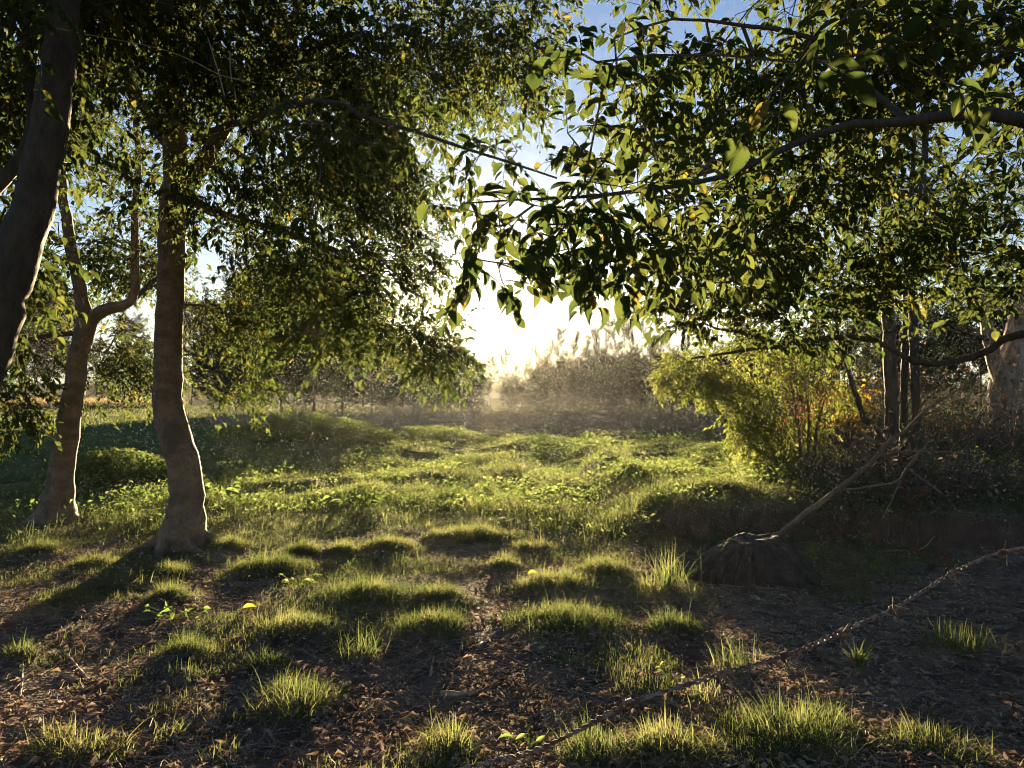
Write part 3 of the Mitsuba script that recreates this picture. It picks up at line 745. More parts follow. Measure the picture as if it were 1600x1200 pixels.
for k, (px, D, top) in enumerate([(1230, 30, 556), (1290, 28, 535), (1350, 32, 515), (1405, 27, 525), (1470, 30, 505), (1530, 27, 515), (1610, 24, 520), (1680, 26, 515), (1180, 34, 556)]):
    h = 2.0 + (HZ - top) / F * D
    place('backdrop_bush', 'dark bush seen between the stems at the right', 'bush', 'bushes behind the right hand stems', (BRUSH + BUSHY[:1])[k % 3], far_x(px, D), D, h / 3.3 * .95, r2.uniform(0, 360), h / 3.3)

for px, D, top in [(850, 56, 580), (885, 56, 572), (922, 55, 570), (958, 55, 562), (992, 55, 566), (1028, 54, 566), (1065, 53, 566), (1105, 52, 562), (1145, 50, 566), (1185, 48, 566)]:
    h = EYE + .5 + (HZ - top) / F * D
    place('tall_brush', 'dense tall brush behind the thin young trees', 'bush', 'dense brush right of the sun', BRUSH[r2.integers(0, 2)], far_x(px, D), D, h / 3.1 * .95, r2.uniform(0, 360), h / 3.1)
for px, D, top in [(480, 60, 548), (512, 62, 552), (540, 60, 545), (566, 62, 552), (592, 60, 550), (618, 62, 555), (644, 60, 558), (672, 62, 560), (700, 61, 563), (728, 62, 564)]:
    h = EYE + .5 + (HZ - top) / F * D
    place('skyline_tree', 'dense dark tree on the skyline behind the hanging left foliage', 'tree', 'dense skyline trees left of the sun', BRUSH[r2.integers(0, 2)], far_x(px, D), D, h / 3.1 * 1.15, r2.uniform(0, 360), h / 3.1)
for px, D, top in [(650, 42, 600), (700, 44, 594), (735, 42, 602), (800, 46, 598), (842, 44, 590), (880, 44, 588), (915, 42, 580), (955, 40, 584), (990, 42, 574), (1030, 38, 584), (1075, 38, 582), (1125, 36, 588), (610, 40, 580), (572, 41, 572), (532, 42, 556), (492, 40, 550), (452, 42, 548), (412, 40, 556), (372, 42, 560), (335, 43, 566), (1165, 34, 575), (670, 45, 584)]:
    h = EYE + .4 + (HZ - top) / F * D
    place('thicket_bush', 'grey-green bush at the foot of the hazy far thicket', 'bush', 'bushes at the foot of the far thicket', BRUSH[r2.integers(0, 2)], far_x(px, D), D, h / 3.1 * 1.15, r2.uniform(0, 360), h / 3.1)

# bare brambles and dead stalks at the foot of the thicket and under the right hand trees: one tangle each
def tangle(n, sample, L, r, rad=.006, up=.6):
    x, y = sample(n)
    p0 = np.stack([x, y, H(x, y) - .02], 1)
    az = r.uniform(0, 2 * PI, n); el = np.clip(r.normal(up, .45, n), .05, 1.5)
    d = np.stack([np.cos(az) * np.cos(el), np.sin(az) * np.cos(el), np.sin(el)], 1); l = L * r.uniform(.35, 1.25, n) * (.35 + .95 * ss(.3, .7, fb(x, y, .33, 2, 7)))
    p1 = p0 + d * (l * .55)[:, None]; d2 = norm(d + unit(n, r) * .35 + np.array([0, 0, -.55]))
    p2 = p1 + d2 * (l * .55)[:, None]
    p2[:, 2] = np.maximum(p2[:, 2], H(p2[:, 0], p2[:, 1]) + .02)
    return sticks(p0, p1, p2, rad, rad * .4), p0, p1, p2


def strip(cx0, cx1, y0, y1, r):
    def f(n):
        y = r.uniform(y0, y1, n); px = r.uniform(cx0, cx1, n)
        return (px - 800) / F * y, y
    return f


scene['thicket_stalks'] = {}
del scene['thicket_stalks']
r3 = np.random.default_rng(9)
m1, a0, a1, a2 = tangle(5600, strip(600, 1180, 25, 46, r3), 1.5, r3, .010, .85)
m2, _, _, _ = tangle(2600, strip(330, 700, 30, 42, r3), 1.2, r3, .010, .6)
k = r3.integers(0, len(a0), 9000); t = r3.uniform(.3, 1, 9000)[:, None]
lp = a1[k] * (1 - t) + a2[k] * t
lv = leaves(lp, unit(9000, r3), unit(9000, r3), .08, .05)
kt = thing('bramble_thicket', 'grey-brown tangle of bare brambles and stalks along the foot of the far thicket', 'brambles', kind='stuff')
scene[kt + '__stalks'] = mikit.ply(join([m1, m2]), 'dead_wood')
scene[kt + '__foliage'] = mikit.ply(lv, 'leaf_far')
m3, b0, b1, b2 = tangle(5200, strip(1230, 1640, 11.5, 22, r3), 1.6, r3, .005, .9)
k = r3.integers(0, len(b0), 5200); t = r3.uniform(.2, 1, 5200)[:, None]
kg = r3.integers(0, len(b0), 15000); tg = r3.uniform(.1, 1, 15000)[:, None]
kt = thing('bramble_undergrowth', 'brown leafless undergrowth with withered leaves behind the dark stems at right', 'undergrowth', kind='stuff')
scene[kt + '__stalks'] = mikit.ply(m3, 'bark_twig')
scene[kt + '__leaves'] = mikit.ply(leaves(b1[k] * (1 - t) + b2[k] * t, unit(5200, r3), unit(5200, r3), .06, .035), 'leaf_rust')
scene[kt + '__foliage'] = mikit.ply(leaves(b1[kg] * (1 - tg) + b2[kg] * tg + unit(15000, r3) * .1, unit(15000, r3), unit(15000, r3), .07, .04), 'leaf_far')

m4, c0, c1, c2 = tangle(2600, strip(1270, 1640, 7.5, 10.0, r3), .75, r3, .0032, .7)
kb, tb = r3.integers(0, len(c0), 3400), r3.uniform(.05, 1, 3400)[:, None]
kt = thing('bank_tangle', 'dark tangle of twigs and withered leaves over the bank at the right edge', 'undergrowth', kind='stuff')
scene[kt + '__stalks'] = mikit.ply(m4, 'bark_twig')
scene[kt + '__leaves'] = mikit.ply(leaves(c0[kb] * (1 - tb) + c2[kb] * tb, unit(3400, r3), unit(3400, r3), r3.uniform(.03, .08, 3400), .03), 'dry_leaf')
kb, tb = r3.integers(0, len(c0), 5200), r3.uniform(.05, 1, 5200)[:, None]
scene[kt + '__foliage'] = mikit.ply(leaves(c0[kb] * (1 - tb) + c2[kb] * tb, unit(5200, r3), unit(5200, r3), r3.uniform(.03, .07, 5200), .028), 'leaf_far')
m5, _, _, _ = tangle(420, strip(985, 1310, 7.2, 7.75, r3), .32, r3, .0022, .25)
kt = thing('bank_roots', 'fine roots and straws hanging along the lip of the eroded bank', 'roots', kind='stuff')
scene[kt] = mikit.ply(m5, 'branch_wood')

# ------------------------------------------------------------------ grass
def tuft(k):
    cx, by, w, h, st, lab = TUFTS[k]
    x, y, rx, ry, a, hz = BUMPS[k]
    r = np.random.default_rng(500 + k)
    area = PI * rx * ry
    dens = {'f': 14000, 'c': 10000, 's': 2600, 'p': 400}[st]
    n = int(np.clip(area * dens, 24, 6500))
    q_ = np.sqrt(r.random(n)) * (1 + .22 * r.normal(size=n)); th = r.uniform(0, 2 * PI, n)
    bx, byy = x + rx * q_ * np.cos(th), y + ry * q_ * np.sin(th)
    lump = fb(bx, byy, 9 if st == 'f' else 6, 2, k)
    keep = r.random(n) < ss(.30 + .22 * np.clip(q_ - .5, 0, 1), .46 + .30 * np.clip(q_ - .5, 0, 1), lump)
    if st == 'p': keep[:] = True
    q_, th, bx, byy, lump = q_[keep], th[keep], bx[keep], byy[keep], lump[keep]; n = len(q_)
    base = np.stack([bx, byy, H(bx, byy) - .008], 1)
    az = np.where(r.random(n) < .45, th, r.uniform(0, 2 * PI, n)) + r.normal(0, .7, n)
    if st == 'f':
        L = np.clip(hz * .6, .045, .10) * r.uniform(.25, 1.35, n) * (1.1 - .35 * np.clip(q_, 0, 1.4)) * (.6 + .8 * lump); lean = .75 + .5 * q_ + r.normal(0, .5, n); wd = .0036
    elif st == 'c':
        L = np.clip(hz * .55, .07, .125) * r.uniform(.3, 1.25, n) * (.55 + .9 * lump); lean = .7 + .6 * q_ + r.normal(0, .5, n); wd = .0046
    elif st == 's':
        L = np.clip(hz * .95, .10, .36) * r.uniform(.3, 1.1, n); lean = .3 + .6 * q_ + r.normal(0, .45, n); wd = .0060
    else:
        L = np.clip(hz, .1, .3) * r.uniform(.6, 1.0, n); lean = r.uniform(.2, .9, n); wd = .014
        base[:, :2] = [x, y] + r.normal(0, .012, (n, 2)); base[:, 2] = H(base[:, 0], base[:, 1]); az = th
    L = L * np.where((r.random(n) < .05) & (st in 'fc'), r.uniform(1.3, 1.9, n), 1.0)
    key = thing('grass_tuft', lab, 'grass tuft', 'tufts of grass on the bare soil')
    v = blades(base, az, np.clip(lean, .05, 1.6), L, wd * r.uniform(.7, 1.3, n), 4 if st in 'cp' else 3, r=r)
    parts = {'blades': (v, 'grass')}
    scene[key] = mikit.ply(v, 'grass')
    # some straw at the foot
    m = max(3, n // 14)
    kk = r.integers(0, n, m)
    put(f'{key}__dry_blades', mikit.ply(blades(base[kk], az[kk] + 1, np.clip(lean[kk] + .5, .3, 1.7), L[kk] * .8, wd, 3, r=r), 'dry_grass'), 'stuff')


for k in range(len(TUFTS)): tuft(k)

r4 = np.random.default_rng(77)


def meadow_mask(x, y):
    e = y + (fb(x, y, .5, 3, 2) - .5) * 5.5
    return ss(6.2, 9.2, e) * (.30 + .70 * ss(.34, .58, fb(x, y, 1.3, 3, 8)))


def scatter(n, y0, y1, power=1.0, half=.80):
    y = (y0 ** (1 - power) + r4.random(n) * (y1 ** (1 - power) - y0 ** (1 - power))) ** (1 / (1 - power)) if power != 1 else y0 * (y1 / y0) ** r4.random(n)
    x = r4.uniform(-half, half, n) * y
    return x, y


# meadow blades and broad low weeds in the light
x, y = scatter(300000, 6.0, 24, .9)
k = r4.random(len(x)) < meadow_mask(x, y); x, y = x[k], y[k]
clump = fb(x, y, 2.2, 3, 4)
L = (.05 + .17 * ss(.38, .68, clump)) * r4.uniform(.5, 1.25, len(x))
az = r4.uniform(0, 2 * PI, len(x))
base = np.stack([x, y, H(x, y) - .01], 1)
bl = blades(base, az, np.clip(r4.normal(.75, .35, len(x)), .1, 1.6), L, (.0045 + .00035 * y) * r4.uniform(.7, 1.4, len(x)), 2, r=r4)
x, y = scatter(52000, 22, 75, 1.3)
base = np.stack([x, y, H(x, y) - .01], 1)
bl2 = blades(base, r4.uniform(0, 2 * PI, len(x)), np.clip(r4.normal(.7, .3, len(x)), .1, 1.5), .16 * r4.uniform(.5, 1.3, len(x)), .014 + .0006 * y, 2, r=r4)
km = thing('meadow_grass', 'rough green meadow grass filling the clearing beyond the bare soil', 'grass', kind='stuff')
scene[km] = mikit.ply(join([bl, bl2]), 'grass')

x, y = scatter(125000, 7.0, 21, .8)
k = r4.random(len(x)) < meadow_mask(x, y) * ss(.40, .56, fb(x + 50, y, .9, 3, 6)) * ss(-1.0, .2, (x / y) + .55); x, y = x[k], y[k]
hh = .02 + .24 * ss(.40, .66, fb(x, y, 1.5, 3, 12)) * r4.random(len(x)) ** .5 + .05 * r4.random(len(x))
pos = np.stack([x, y, H(x, y) + hh], 1)
ax = np.stack([np.cos(az := r4.uniform(0, 2 * PI, len(x))), np.sin(az), r4.uniform(-.2, 1.1, len(x))], 1)
Lw = (.026 + .0013 * y) * (.5 + 1.6 * r4.random(len(x)) ** 2.2)
kw = thing('meadow_weeds', 'low broad-leaved weeds glowing in the light across the middle of the meadow', 'weeds', kind='stuff')
scene[kw] = mikit.ply(leaves(pos, ax, np.array([0, 0, .5]) + unit(len(x), r4) * .8, Lw, Lw * r4.uniform(.25, .6, len(x)), fold=r4.uniform(0, 2, len(x))), 'weed')

# short grass creeping over the soil between the tufts
x, y = scatter(420000, 2.5, 10.5, .9)
k = r4.random(len(x)) < ss(.505, .64, fb(x, y, 1.5, 3, 41) * .75 + fb(x, y, 5, 2, 44) * .25 + .12 * ss(4.0, 7.5, y) - .07 * ss(.5, 2, x)) * .85
x, y = x[k], y[k]
kp = thing('sparse_grass', 'short thin grass creeping over the bare soil between the tufts', 'grass', kind='stuff')
scene[kp] = mikit.ply(blades(np.stack([x, y, H(x, y) - .006], 1), r4.uniform(0, 2 * PI, len(x)), np.clip(r4.normal(.8, .4, len(x)), .1, 1.6), r4.uniform(.02, .080, len(x)), .0038, 3, r=r4), 'grass')

# tall dark weeds: hump at the left and the long hump in the shade
def weed_hump(label, cx, cy, rx, ry, hz, n, leafL, mat):
    r = r4
    q_ = np.sqrt(r.random(n)); th = r.uniform(0, 2 * PI, n)
    x, y = cx + rx * q_ * np.cos(th), cy + ry * q_ * np.sin(th)
    z = hz * (1 - q_ ** 2) ** .6 * r.random(n) ** .5 * (.6 + .8 * fb(x, y, 3, 2))
    pos = np.stack([x, y, H(x, y) + z], 1)
    ax = np.stack([np.cos(th), np.sin(th), r.uniform(-.7, .6, n)], 1) + unit(n, r) * .6
    l = leafL * r.uniform(.6, 1.3, n)
    m = n // 6
    p2 = pos[:m]; p0 = p2.copy(); p0[:, :2] += r.normal(0, .05, (m, 2)); p0[:, 2] = H(p0[:, 0], p0[:, 1]) - .02
    key = thing('weed_mound', label, 'weeds', kind='stuff')
    scene[key + '__leaves'] = mikit.ply(leaves(pos, ax, np.array([0, 0, 1.]) + unit(n, r) * .6, l, l * .6), mat)
    scene[key + '__stalks'] = mikit.ply(sticks(p0, (p0 + p2) / 2, p2, .003, .0015), mat)


weed_hump('mound of dark broad-leaved weeds between the two upright left trunks', -6.2, 11.2, 1.25, .8, .30, 3800, .085, 'weed')
weed_hump('long low mound of nettles in the shade beyond the stout trunk', -5.6, 19.0, 2.7, 1.3, .55, 9000, .085, 'weed')
weed_hump('dark mound of weeds in shade near the middle of the meadow', -2.4, 21.0, 2.0, 1.0, .40, 5000, .085, 'weed')
weed_hump('small hump of weeds where the lit meadow meets the thicket', .9, 17.8, 1.0, .6, .24, 2200, .06, 'weed')
weed_hump('hump of green weeds under the right end of the lit meadow', 4.4, 13.0, 1.1, .7, .22, 2200, .06, 'weed')
# dry pale grass beyond the left meadow
x = r4.uniform(-66, -34, 9000); y = r4.uniform(66, 74, 9000)
kd = thing('dry_grass_strip', 'pale dry grass strip before the distant hedge at left', 'grass', kind='stuff')
scene[kd] = mikit.ply(blades(np.stack([x, y, H(x, y)], 1), r4.uniform(0, 2 * PI, 9000), .3, r4.uniform(.5, 1.1, 9000), .05, 2, r=r4), 'dry_grass')

# ------------------------------------------------------------------ leaf litter and dead sticks on the soil
r5 = np.random.default_rng(15)
n = 42000
y = 2.2 * (9.5 / 2.2) ** r5.random(n); x = r5.uniform(-.85, .85, n) * y
keep = r5.random(n) < (1 - .75 * ss(6.5, 9, y + (fb(x, y, .5, 3, 2) - .5) * 5)) * (.25 + .75 * ss(.36, .6, fb(x, y, 1.1, 3, 21) + .12 * ss(-.5, 1.5, x)))
x, y = x[keep], y[keep]; n = len(x)
az = r5.uniform(0, 2 * PI, n)
L = .012 + .055 * r5.random(n) ** 2.3
ax = np.stack([np.cos(az), np.sin(az), r5.normal(0, .35, n)], 1)
pos = np.stack([x, y, H(x, y) + .006 + .012 * r5.random(n)], 1)
kl = thing('leaf_litter', 'brown curled dry leaves and chips strewn over the bare soil', 'leaf litter', kind='stuff')
scene[kl] = mikit.ply(leaves(pos, ax, np.array([0, 0, 1.]) + unit(n, r5) * (.2 + .8 * r5.random((n, 1)) ** 3), L, np.minimum(L * r5.uniform(.18, .6, n), .03), 0, fold=r5.uniform(.3, 3.2, n)), 'dry_leaf')
n = 15000
y = 2.2 * (9 / 2.2) ** r5.random(n); x = r5.uniform(-.85, .85, n) * y
az = r5.uniform(0, 2 * PI, n); L = r5.uniform(.04, .20, n)
d = np.stack([np.cos(az), np.sin(az), 0 * az], 1)
p0 = np.stack([x, y, 0 * x], 1); p2 = p0 + d * L[:, None]; p1 = (p0 + p2) / 2 + np.stack([-np.sin(az), np.cos(az), 0 * az], 1) * (L * r5.normal(0, .1, n))[:, None]
for p in (p0, p1, p2): p[:, 2] = H(p[:, 0], p[:, 1]) + .005 + r5.random(n) * .012
ks = thing('twig_litter', 'thin broken twigs scattered over the bare soil', 'twigs', kind='stuff')
scene[ks] = mikit.ply(sticks(p0, p1, p2, r5.uniform(.0010, .0026, n), .0008), 'dead_wood')


def ground_stick(name, label, cat, pts, w, mat='dead_wood', lift=.0, group=None):
    p = []
    for px, py in pts:
        x, y = on_ground(px, py, H_raw); p.append((x, y, float(H(np.array([x]), np.array([y]))[0])))
    c = catmull(p, .05); D = c[:, 1].mean()
    rad = np.linspace(1, .6, len(c)) * w * D / F / 2
    c[:, 2] = np.maximum(c[:, 2], H(c[:, 0], c[:, 1])) + rad * .7 + lift
    key = thing(name, label, cat, group)
    scene[key] = mikit.ply(tube(c, rad, 7, warp=lambda a, k, path: 1 + .3 * (meshkit.noise(np.stack([np.cos(a) + 0 * k, np.sin(a) + 0 * k, k * .6 + 0 * a], -1) * 2) - .5)), mat, smooth=True)


GS = 'dry sticks lying on the soil'
for pts, w, lab in [
    ([(98, 1018), (122, 1045), (139, 1066)], 5, 'dry stick slanting down right on bare soil at left'),
    ([(0, 1098), (30, 1090), (36, 1040)], 4, 'dry stick near the left edge above the bottom left clump'),
    ([(95, 1056), (118, 1064)], 8, 'short stubby stick in the middle of the bare soil at left'),
    ([(0, 1192), (20, 1165), (34, 1140)], 4, 'thin stick at the left edge of the bottom left clump'),
    ([(50, 1134), (92, 1130)], 7, 'short stick just above the bottom left clump'),
    ([(316, 1072), (335, 1048)], 3, 'thin straight stick right of the lone round tuft'),
    ([(36, 896), (55, 878)], 4, 'stick below the slim forked trunk'),
    ([(418, 1143), (432, 1164)], 6, 'short stick pointing at the bottom edge left of centre'),
    ([(560, 1040), (590, 1018), (610, 1004)], 3, 'thin straight stick beside the tuft left of the blue stick'),
    ([(672, 1060), (678, 1028)], 6, 'upright looking flat chip stick below the shaggy wide tuft'),
    ([(762, 1017), (790, 1024), (822, 1042)], 3, 'thin stick right below the blue stick'),
    ([(690, 1088), (715, 1088), (746, 1084)], 12, 'thick piece of bark lying among dry leaves at the bottom centre'),
    ([(706, 1192), (745, 1168), (788, 1142)], 7, 'dark stick parallel to the wire at the bottom centre'),
    ([(800, 925), (790, 900)], 3, 'small twig below the little round button of grass')]:
    ground_stick('dead_stick', lab, 'stick', pts, w, group=GS)
scene['stick_blue'] = {'type': 'twosided', 'bsdf': {'type': 'principled', 'base_color': rgb(.16, .19, .30), 'roughness': .4}}
ground_stick('blue_stick', 'slim blue-grey stick lying on the soil at the centre', 'stick', [(748, 1012), (766, 998), (784, 984)], 5, 'stick_blue')


def seedling(label, px, py, wpx, n, mat, L=None, up=.5, name='seedling', seed=0, cat='weed', hpx=None):
    r = np.random.default_rng(seed + int(px))
    x, y = on_ground(px, py, H_raw); z = float(H(np.array([x]), np.array([y]))[0])
    R = wpx * y / F / 2; L = L or R * .8; hz = (hpx or wpx * .4) * y / F
    key = thing(name, label, cat)
    p0s, p2s = [], []
    for k in range(n):
        a = r.uniform(0, 2 * PI); q_ = r.uniform(.15, 1)
        tip = np.array([x + R * q_ * math.cos(a), y + .6 * R * q_ * math.sin(a), z + hz * r.uniform(.35, 1)])
        p0s.append([x, y, z - .02]); p2s.append(tip)
        ax = np.array([math.cos(a), math.sin(a), r.uniform(-.4, .5)]); nn = np.array([0, -.5, 1]) + r.normal(size=3) * .45
        put(f'{key}__leaf', mikit.ply(leaves(tip[None], ax[None], nn[None], L * r.uniform(.5, 1.2), L * r.uniform(.3, .55), 1), mat, smooth=True))
    p0s, p2s = np.array(p0s), np.array(p2s)
    put(f'{key}__stalks', mikit.ply(sticks(p0s, (p0s + p2s) / 2 + [0, 0, .2 * hz], p2s, .003, .0015), mat), 'stuff')


seedling('pale green seedling with round leaves at the bottom, above the wire', 828, 1168, 64, 6, 'weed', .05)
seedling('straggly little weed beyond the wire right of bottom centre', 1045, 1082, 46, 9, 'weed', .03, hpx=60)
seedling('sprawling weed with long leaves below the stout trunk', 275, 968, 96, 22, 'weed', .062, hpx=20)
seedling('broad-leaved weed on the soil right of the long low grass ridge', 468, 916, 60, 16, 'weed', .060, hpx=16)
seedling('bright small-leaved sprig by the right flank of the furrowed stump', 1258, 888, 40, 12, 'weed', .06, hpx=32)
seedling('second bright sprig, between the stump and the shaded leaves', 1290, 898, 40, 8, 'weed', .06, hpx=20)
seedling('large pale round leaves lit in the shade right of the stump', 1385, 902, 66, 7, 'weed', .11, hpx=34)
seedling('bright leaves on the lip of the eroded bank', 1140, 812, 44, 7, 'weed', .10, hpx=20)
seedling('small cluster of red-brown withered leaves right of the long fallen branch', 1312, 848, 34, 12, 'leaf_rust', .06, hpx=46)
seedling('dead brown leaves hanging low on the dark bank below the stems', 1425, 845, 66, 16, 'leaf_rust', .12, hpx=46)
seedling('withered brown leaves by the fallen twig in the dark hollow', 1455, 890, 50, 8, 'leaf_rust', .12, hpx=34)
seedling('clump of broad upright blades lit at left of the central mound', 560, 795, 100, 26, 'weed', .16, hpx=26)
seedling('broad-leaved clump lit right beside the stout trunk', 340, 785, 70, 16, 'weed', .18, hpx=26)

for px, py, lab in [(833, 908, 'fallen bright yellow leaf beside the little round button of grass'), (389, 958, 'fallen orange leaf on the soil right of the stout trunk shadow')]:
    x, y = on_ground(px, py, H_raw)
    key = thing('fallen_leaf', lab, 'leaf')
    scene[key] = mikit.ply(leaves(np.array([[x - .04, y, float(H(np.array([x]), np.array([y]))[0]) + .035]]), np.array([[1, .3, .15]]), np.array([[0, -.6, 1.]]), .085, .05, 1), 'leaf_yellow', smooth=True)

# ------------------------------------------------------------------ the furrowed stump, the long fallen branch, thin twigs
def stump():
    key = thing('tree_stump', 'dark furrowed old stump slumped against the eroded bank', 'stump')
    x0, y0 = on_ground(1185, 915, H_raw); y0 += .35
    g = float(H_raw(np.array([x0]), np.array([y0]))[0]) - .06
    nu, nv = 320, 44
    u = np.linspace(0, 2 * PI, nu, endpoint=False); v = np.linspace(0, 1, nv)
    U, V = np.meshgrid(u, v)
    rx, ry, hz = .53, .32, .40
    prof = np.cos(V * PI / 2) ** .45 * (1 + .22 * (1 - V) ** 3)
    c3 = np.stack([np.cos(U) * 2, np.sin(U) * 2, V * 1.5], -1)
    ph = U * 9 + 1.2 * V + 1.6 * np.sin(U * 3) + 5 * meshkit.fbm(c3, 3)
    rib = .93 + .13 * np.abs(np.sin(ph)) ** .55 * (1 - V * .45) + .035 * np.abs(np.sin(ph * 3.3 + 2)) ** .6 + .26 * (meshkit.fbm(c3 * .9 + 5, 3) - .5) + .07 * (meshkit.fbm(c3 * 5, 3) - .5)
    X = x0 + rx * prof * rib * np.cos(U); lop = .50 + .50 * ss(-.55, .12, X - x0) - .18 * ss(.22, .5, X - x0); Y = y0 + ry * prof * rib * np.sin(U)
    Z = g + hz * np.sin(V * PI / 2) * lop + .10 * (meshkit.fbm(np.stack([X * 7, Y * 7, 0 * V], -1), 3) - .5) * V
    i, j = np.meshgrid(np.arange(nv - 1), np.arange(nu), indexing='ij'); j2 = (j + 1) % nu
    q_ = np.stack([i * nu + j, i * nu + j2, (i + 1) * nu + j2, (i + 1) * nu + j], -1).reshape(-1, 4)
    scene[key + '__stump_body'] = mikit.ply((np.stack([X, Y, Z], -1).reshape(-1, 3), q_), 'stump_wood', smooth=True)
    # splinters of grey bark on the rim
    r = np.random.default_rng(3)
    n = 14
    xs_ = x0 + r.uniform(-.5, .45, n); p0 = np.stack([xs_, np.full(n, y0 - .08) + r.normal(0, .05, n), np.full(n, g + hz * .86)], 1)
    p0[:, 2] -= .10 * ss(0, -.55, xs_ - x0) + .0
    p2 = p0 + np.stack([r.normal(0, .10, n), r.normal(0, .04, n), r.uniform(.0, .06, n)], 1)
    put(key + '__bark_splinters', mikit.ply(sticks(p0, (p0 + p2) / 2, p2, .006, .002), 'branch_wood'), 'stuff')
    return x0, y0, g


sx, sy, sg = stump()


def branch_thing(name, label, parts, mat='branch_wood', cat='branch'):
    key = thing(name, label, cat)
    for k, (pname, spec) in enumerate(parts):
        c = catmull([list(p) for p in path_px([(a, b, D, w * .64) for a, b, D, w in spec])], .05)
        c[:, :3] += (meshkit.noise(np.stack([np.arange(len(c)) * .35, np.full(len(c), k * 7.1), np.zeros(len(c))], 1)[:, None] + np.array([[0, 0, 0], [0, 3.3, 0], [0, 6.6, 0]])[None]) - .5) * c[:, 3:4] * 1.6
        put(f'{key}__{pname}', mikit.ply(tube(c[:, :3], c[:, 3], 9 if k == 0 else 6, warp=lambda a, kk, path: 1 + .16 * (meshkit.noise(np.stack([np.cos(a) + 0 * kk, np.sin(a) + 0 * kk, kk * .3 + 0 * a], -1) * 2) - .5)), mat, smooth=True))


branch_thing('fallen_branch', 'long bare pale branch slanting up right from the furrowed stump', [
    ('stem', [(1205, 842, 7.0, 15), (1225, 830, 6.9, 15), (1270, 795, 6.8, 13), (1330, 748, 6.7, 12), (1368, 714, 6.6, 11), (1380, 700, 6.55, 10), (1415, 672, 6.5, 9), (1445, 640, 6.4, 7), (1490, 612, 6.3, 5), (1520, 592, 6.2, 3.5), (1560, 555, 6.1, 2)]),
    ('side_twig', [(1372, 712, 6.6, 5), (1415, 705, 6.6, 4), (1470, 706, 6.7, 3), (1540, 712, 6.8, 2)]),
    ('side_twig', [(1440, 645, 6.4, 4), (1475, 640, 6.4, 3), (1530, 606, 6.3, 1.6)]),
    ('side_twig', [(1428, 660, 6.45, 3), (1460, 660, 6.4, 2.4), (1520, 652, 6.3, 1.4)])])
branch_thing('forked_stick', 'pale forked dead stick leaning below the long fallen branch', [
    ('stem', [(1318, 766, 7.3, 5), (1360, 760, 7.2, 5), (1402, 752, 7.1, 6), (1418, 730, 7.05, 7), (1434, 710, 7.0, 8), (1445, 700, 7.0, 5)]),
    ('side_twig', [(1408, 748, 7.1, 5), (1396, 778, 7.0, 4), (1376, 814, 6.9, 2.5)]),
    ('side_twig', [(1420, 734, 7.05, 5), (1445, 750, 6.95, 6), (1469, 771, 6.85, 6)])])
branch_thing('crossed_twig', 'pale stub of wood crossing behind the long fallen branch', [
    ('stem', [(1345, 675, 8.0, 9), (1370, 690, 7.9, 9), (1395, 700, 7.8, 7), (1420, 712, 7.7, 3)]), ('side_twig', [(1372, 700, 7.9, 5), (1400, 722, 7.8, 4)])])
branch_thing('thin_twig', 'long thin twig lying level in front of the furrowed stump', [
    ('stem', [(1103, 872, 6.1, 5), (1135, 888, 6.0, 4.5), (1165, 903, 5.9, 5), (1210, 917, 5.8, 4), (1260, 920, 5.7, 3.5), (1310, 920, 5.6, 2.5)]),
    ('side_twig', [(1106, 901, 6.0, 2.5), (1140, 902, 5.95, 3), (1168, 905, 5.9, 3)]),
    ('side_twig', [(1178, 912, 5.85, 2), (1176, 920, 5.8, 2), (1195, 945, 5.6, 2), (1186, 975, 5.4, 1.5)])], 'bark_twig', 'twig')
branch_thing('dead_twig', 'thin dead twig in the dark hollow at right', [
    ('stem', [(1370, 862, 7.0, 2), (1400, 860, 7.0, 2.4), (1440, 858, 7.0, 3), (1460, 838, 7.0, 2)])], 'dead_wood', 'twig')

branch_thing('hanging_twig', 'pale dry twigs hanging from a thin pale strand in the upper left foliage', [
    ('strand', [(88, 44, 4.15, 2.4), (160, 58, 4.15, 2.2), (250, 76, 4.15, 2.2), (310, 100, 4.15, 2.4), (345, 118, 4.15, 3), (400, 130, 4.15, 2)]),
    ('side_twig', [(324, 58, 4.2, 2.4), (338, 100, 4.15, 3), (343, 120, 4.15, 3.2), (351, 150, 4.1, 3)]),
    ('side_twig', [(359, 80, 4.2, 2.4), (361, 118, 4.15, 3), (369, 155, 4.1, 2.4)])], 'dead_wood', 'twig')

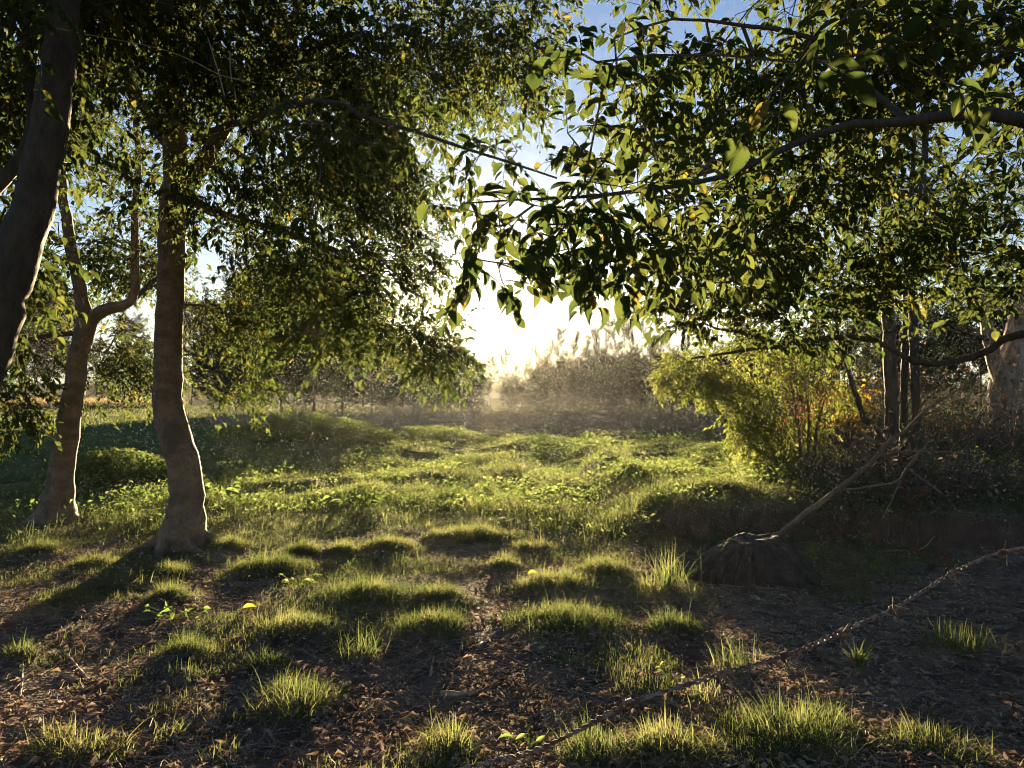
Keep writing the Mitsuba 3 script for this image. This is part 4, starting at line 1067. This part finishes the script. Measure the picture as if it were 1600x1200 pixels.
# ------------------------------------------------------------------ barbed wire
def barbed_wire():
    key = thing('barbed_wire', 'rusty twisted strand of barbed wire slanting across the lower right', 'barbed wire')
    ctl = [(-2.2, 1.6, .25), P(300, 1330, .9), P(740, 1201, .92), P(820, 1178, .90), P(900, 1140, .86), P(985, 1096, .84), P(1120, 1056, .88), P(1250, 1020, .95), P(1340, 975, 1.02), P(1430, 928, 1.08), P(1520, 885, 1.14), P(1600, 855, 1.2), P(1900, 770, 1.4), (2.9, 2.2, 1.62)]
    c = catmull([list(p) + [0] for p in ctl], .0035)[:, :3]
    s = np.concatenate([[0], np.cumsum(np.linalg.norm(np.diff(c, axis=0), axis=1))])
    n = int(s[-1] / .0035); si = np.linspace(0, s[-1], n)
    c = np.stack([np.interp(si, s, c[:, k]) for k in range(3)], 1)
    c += np.stack([0 * si, .003 * np.sin(si * 19), .0035 * np.sin(si * 13 + 1)], 1)
    t = norm(np.gradient(c, axis=0)); u = norm(np.cross(t, [0, 0, 1.])); w = np.cross(t, u)
    ph = si / .027 * 2 * PI + 1.8 * np.sin(si * 9) + 1.2 * np.sin(si * 23 + 1)
    for k in range(2):
        a = ph + k * PI
        put(f'{key}__strand', mikit.ply(tube(c + (.0017 + .0007 * np.sin(si * 31 + 2 * np.sin(si * 7)))[:, None] * (np.cos(a)[:, None] * u + np.sin(a)[:, None] * w), .0017, 7), 'wire_metal', smooth=True))
    pr = project(c)
    r = np.random.default_rng(8)
    for px in (985, 1125, 1225, 1315, 1395, 1488, 1566):
        b = int(np.argmin(np.abs(pr[:, 0] - px))); p, tt = c[b], t[b]
        for q_ in range(2):
            off = .004 * (q_ - .5); a = np.linspace(0, 2 * PI * 1.75, 40) + q_ * 1.7 + r.uniform(0, 1)
            coil = p + tt * (off + np.linspace(-.003, .003, 40))[:, None] + .0040 * (np.cos(a)[:, None] * u[b] + np.sin(a)[:, None] * w[b])
            e0 = norm((coil[0] - coil[1])[None])[0]; e1 = norm((coil[-1] - coil[-2])[None])[0]
            path = np.vstack([coil[0] + e0 * .027, coil[0] + e0 * .006, coil, coil[-1] + e1 * .006, coil[-1] + e1 * .024])
            rad = np.full(len(path), .0015); rad[0] = rad[-1] = .0008
            put(f'{key}__barb', mikit.ply(tube(path, rad, 6), 'wire_metal', smooth=True))


barbed_wire()

ORD = 'first second third fourth fifth sixth seventh eighth ninth tenth eleventh twelfth thirteenth fourteenth fifteenth sixteenth seventeenth eighteenth nineteenth twentieth twenty-first twenty-second twenty-third twenty-fourth twenty-fifth twenty-sixth twenty-seventh twenty-eighth twenty-ninth thirtieth thirty-first thirty-second'.split()


def row_labels(group, what):
    ks = [k for k in labels if labels[k].get('group') == group]
    def px(k):
        m = np.array(scene[k + '__crown']['to_world'].matrix, float); return m[0, 3] / m[1, 3]
    for q_, k in enumerate(sorted(ks, key=px)): labels[k]['label'] = f'{ORD[q_]} from the left of the {what}'


row_labels(GT, 'thin young trees right of the sun')
row_labels('low trees under the sun', 'low hazy trees on the skyline under the sun')
row_labels('tall dark trees beyond the meadow', 'tall dark evergreens beyond the meadow left of centre')
row_labels('trees of the distant left hedge', 'grey-green trees of the distant hedge at far left')
row_labels('bushes behind the right hand stems', 'dark bushes seen between the stems at the right')
row_labels('bushes at the foot of the far thicket', 'grey-green bushes along the foot of the hazy thicket')
row_labels('dense brush right of the sun', 'dense bushes behind the thin young trees')
row_labels('dense skyline trees left of the sun', 'dense skyline trees behind the hanging left foliage')

# ------------------------------------------------------------------ haze over the whole clearing
if HAZE > 0:
    scene['air'] = {'type': 'homogeneous', 'albedo': rgb(.95, .95, .95), 'sigma_t': HAZE, 'phase': {'type': 'hg', 'g': .72}}
    scene['haze'] = {'type': 'cube', 'to_world': T().translate([0, 0, 5.0]).scale([118, 118, 9.0]), 'bsdf': {'type': 'null'}, 'interior': {'type': 'ref', 'id': 'air'}}
    scene['camera']['medium'] = {'type': 'ref', 'id': 'air'}
    labels['haze'] = {'kind': 'stuff', 'label': 'thin bright evening haze over the clearing', 'category': 'haze'}
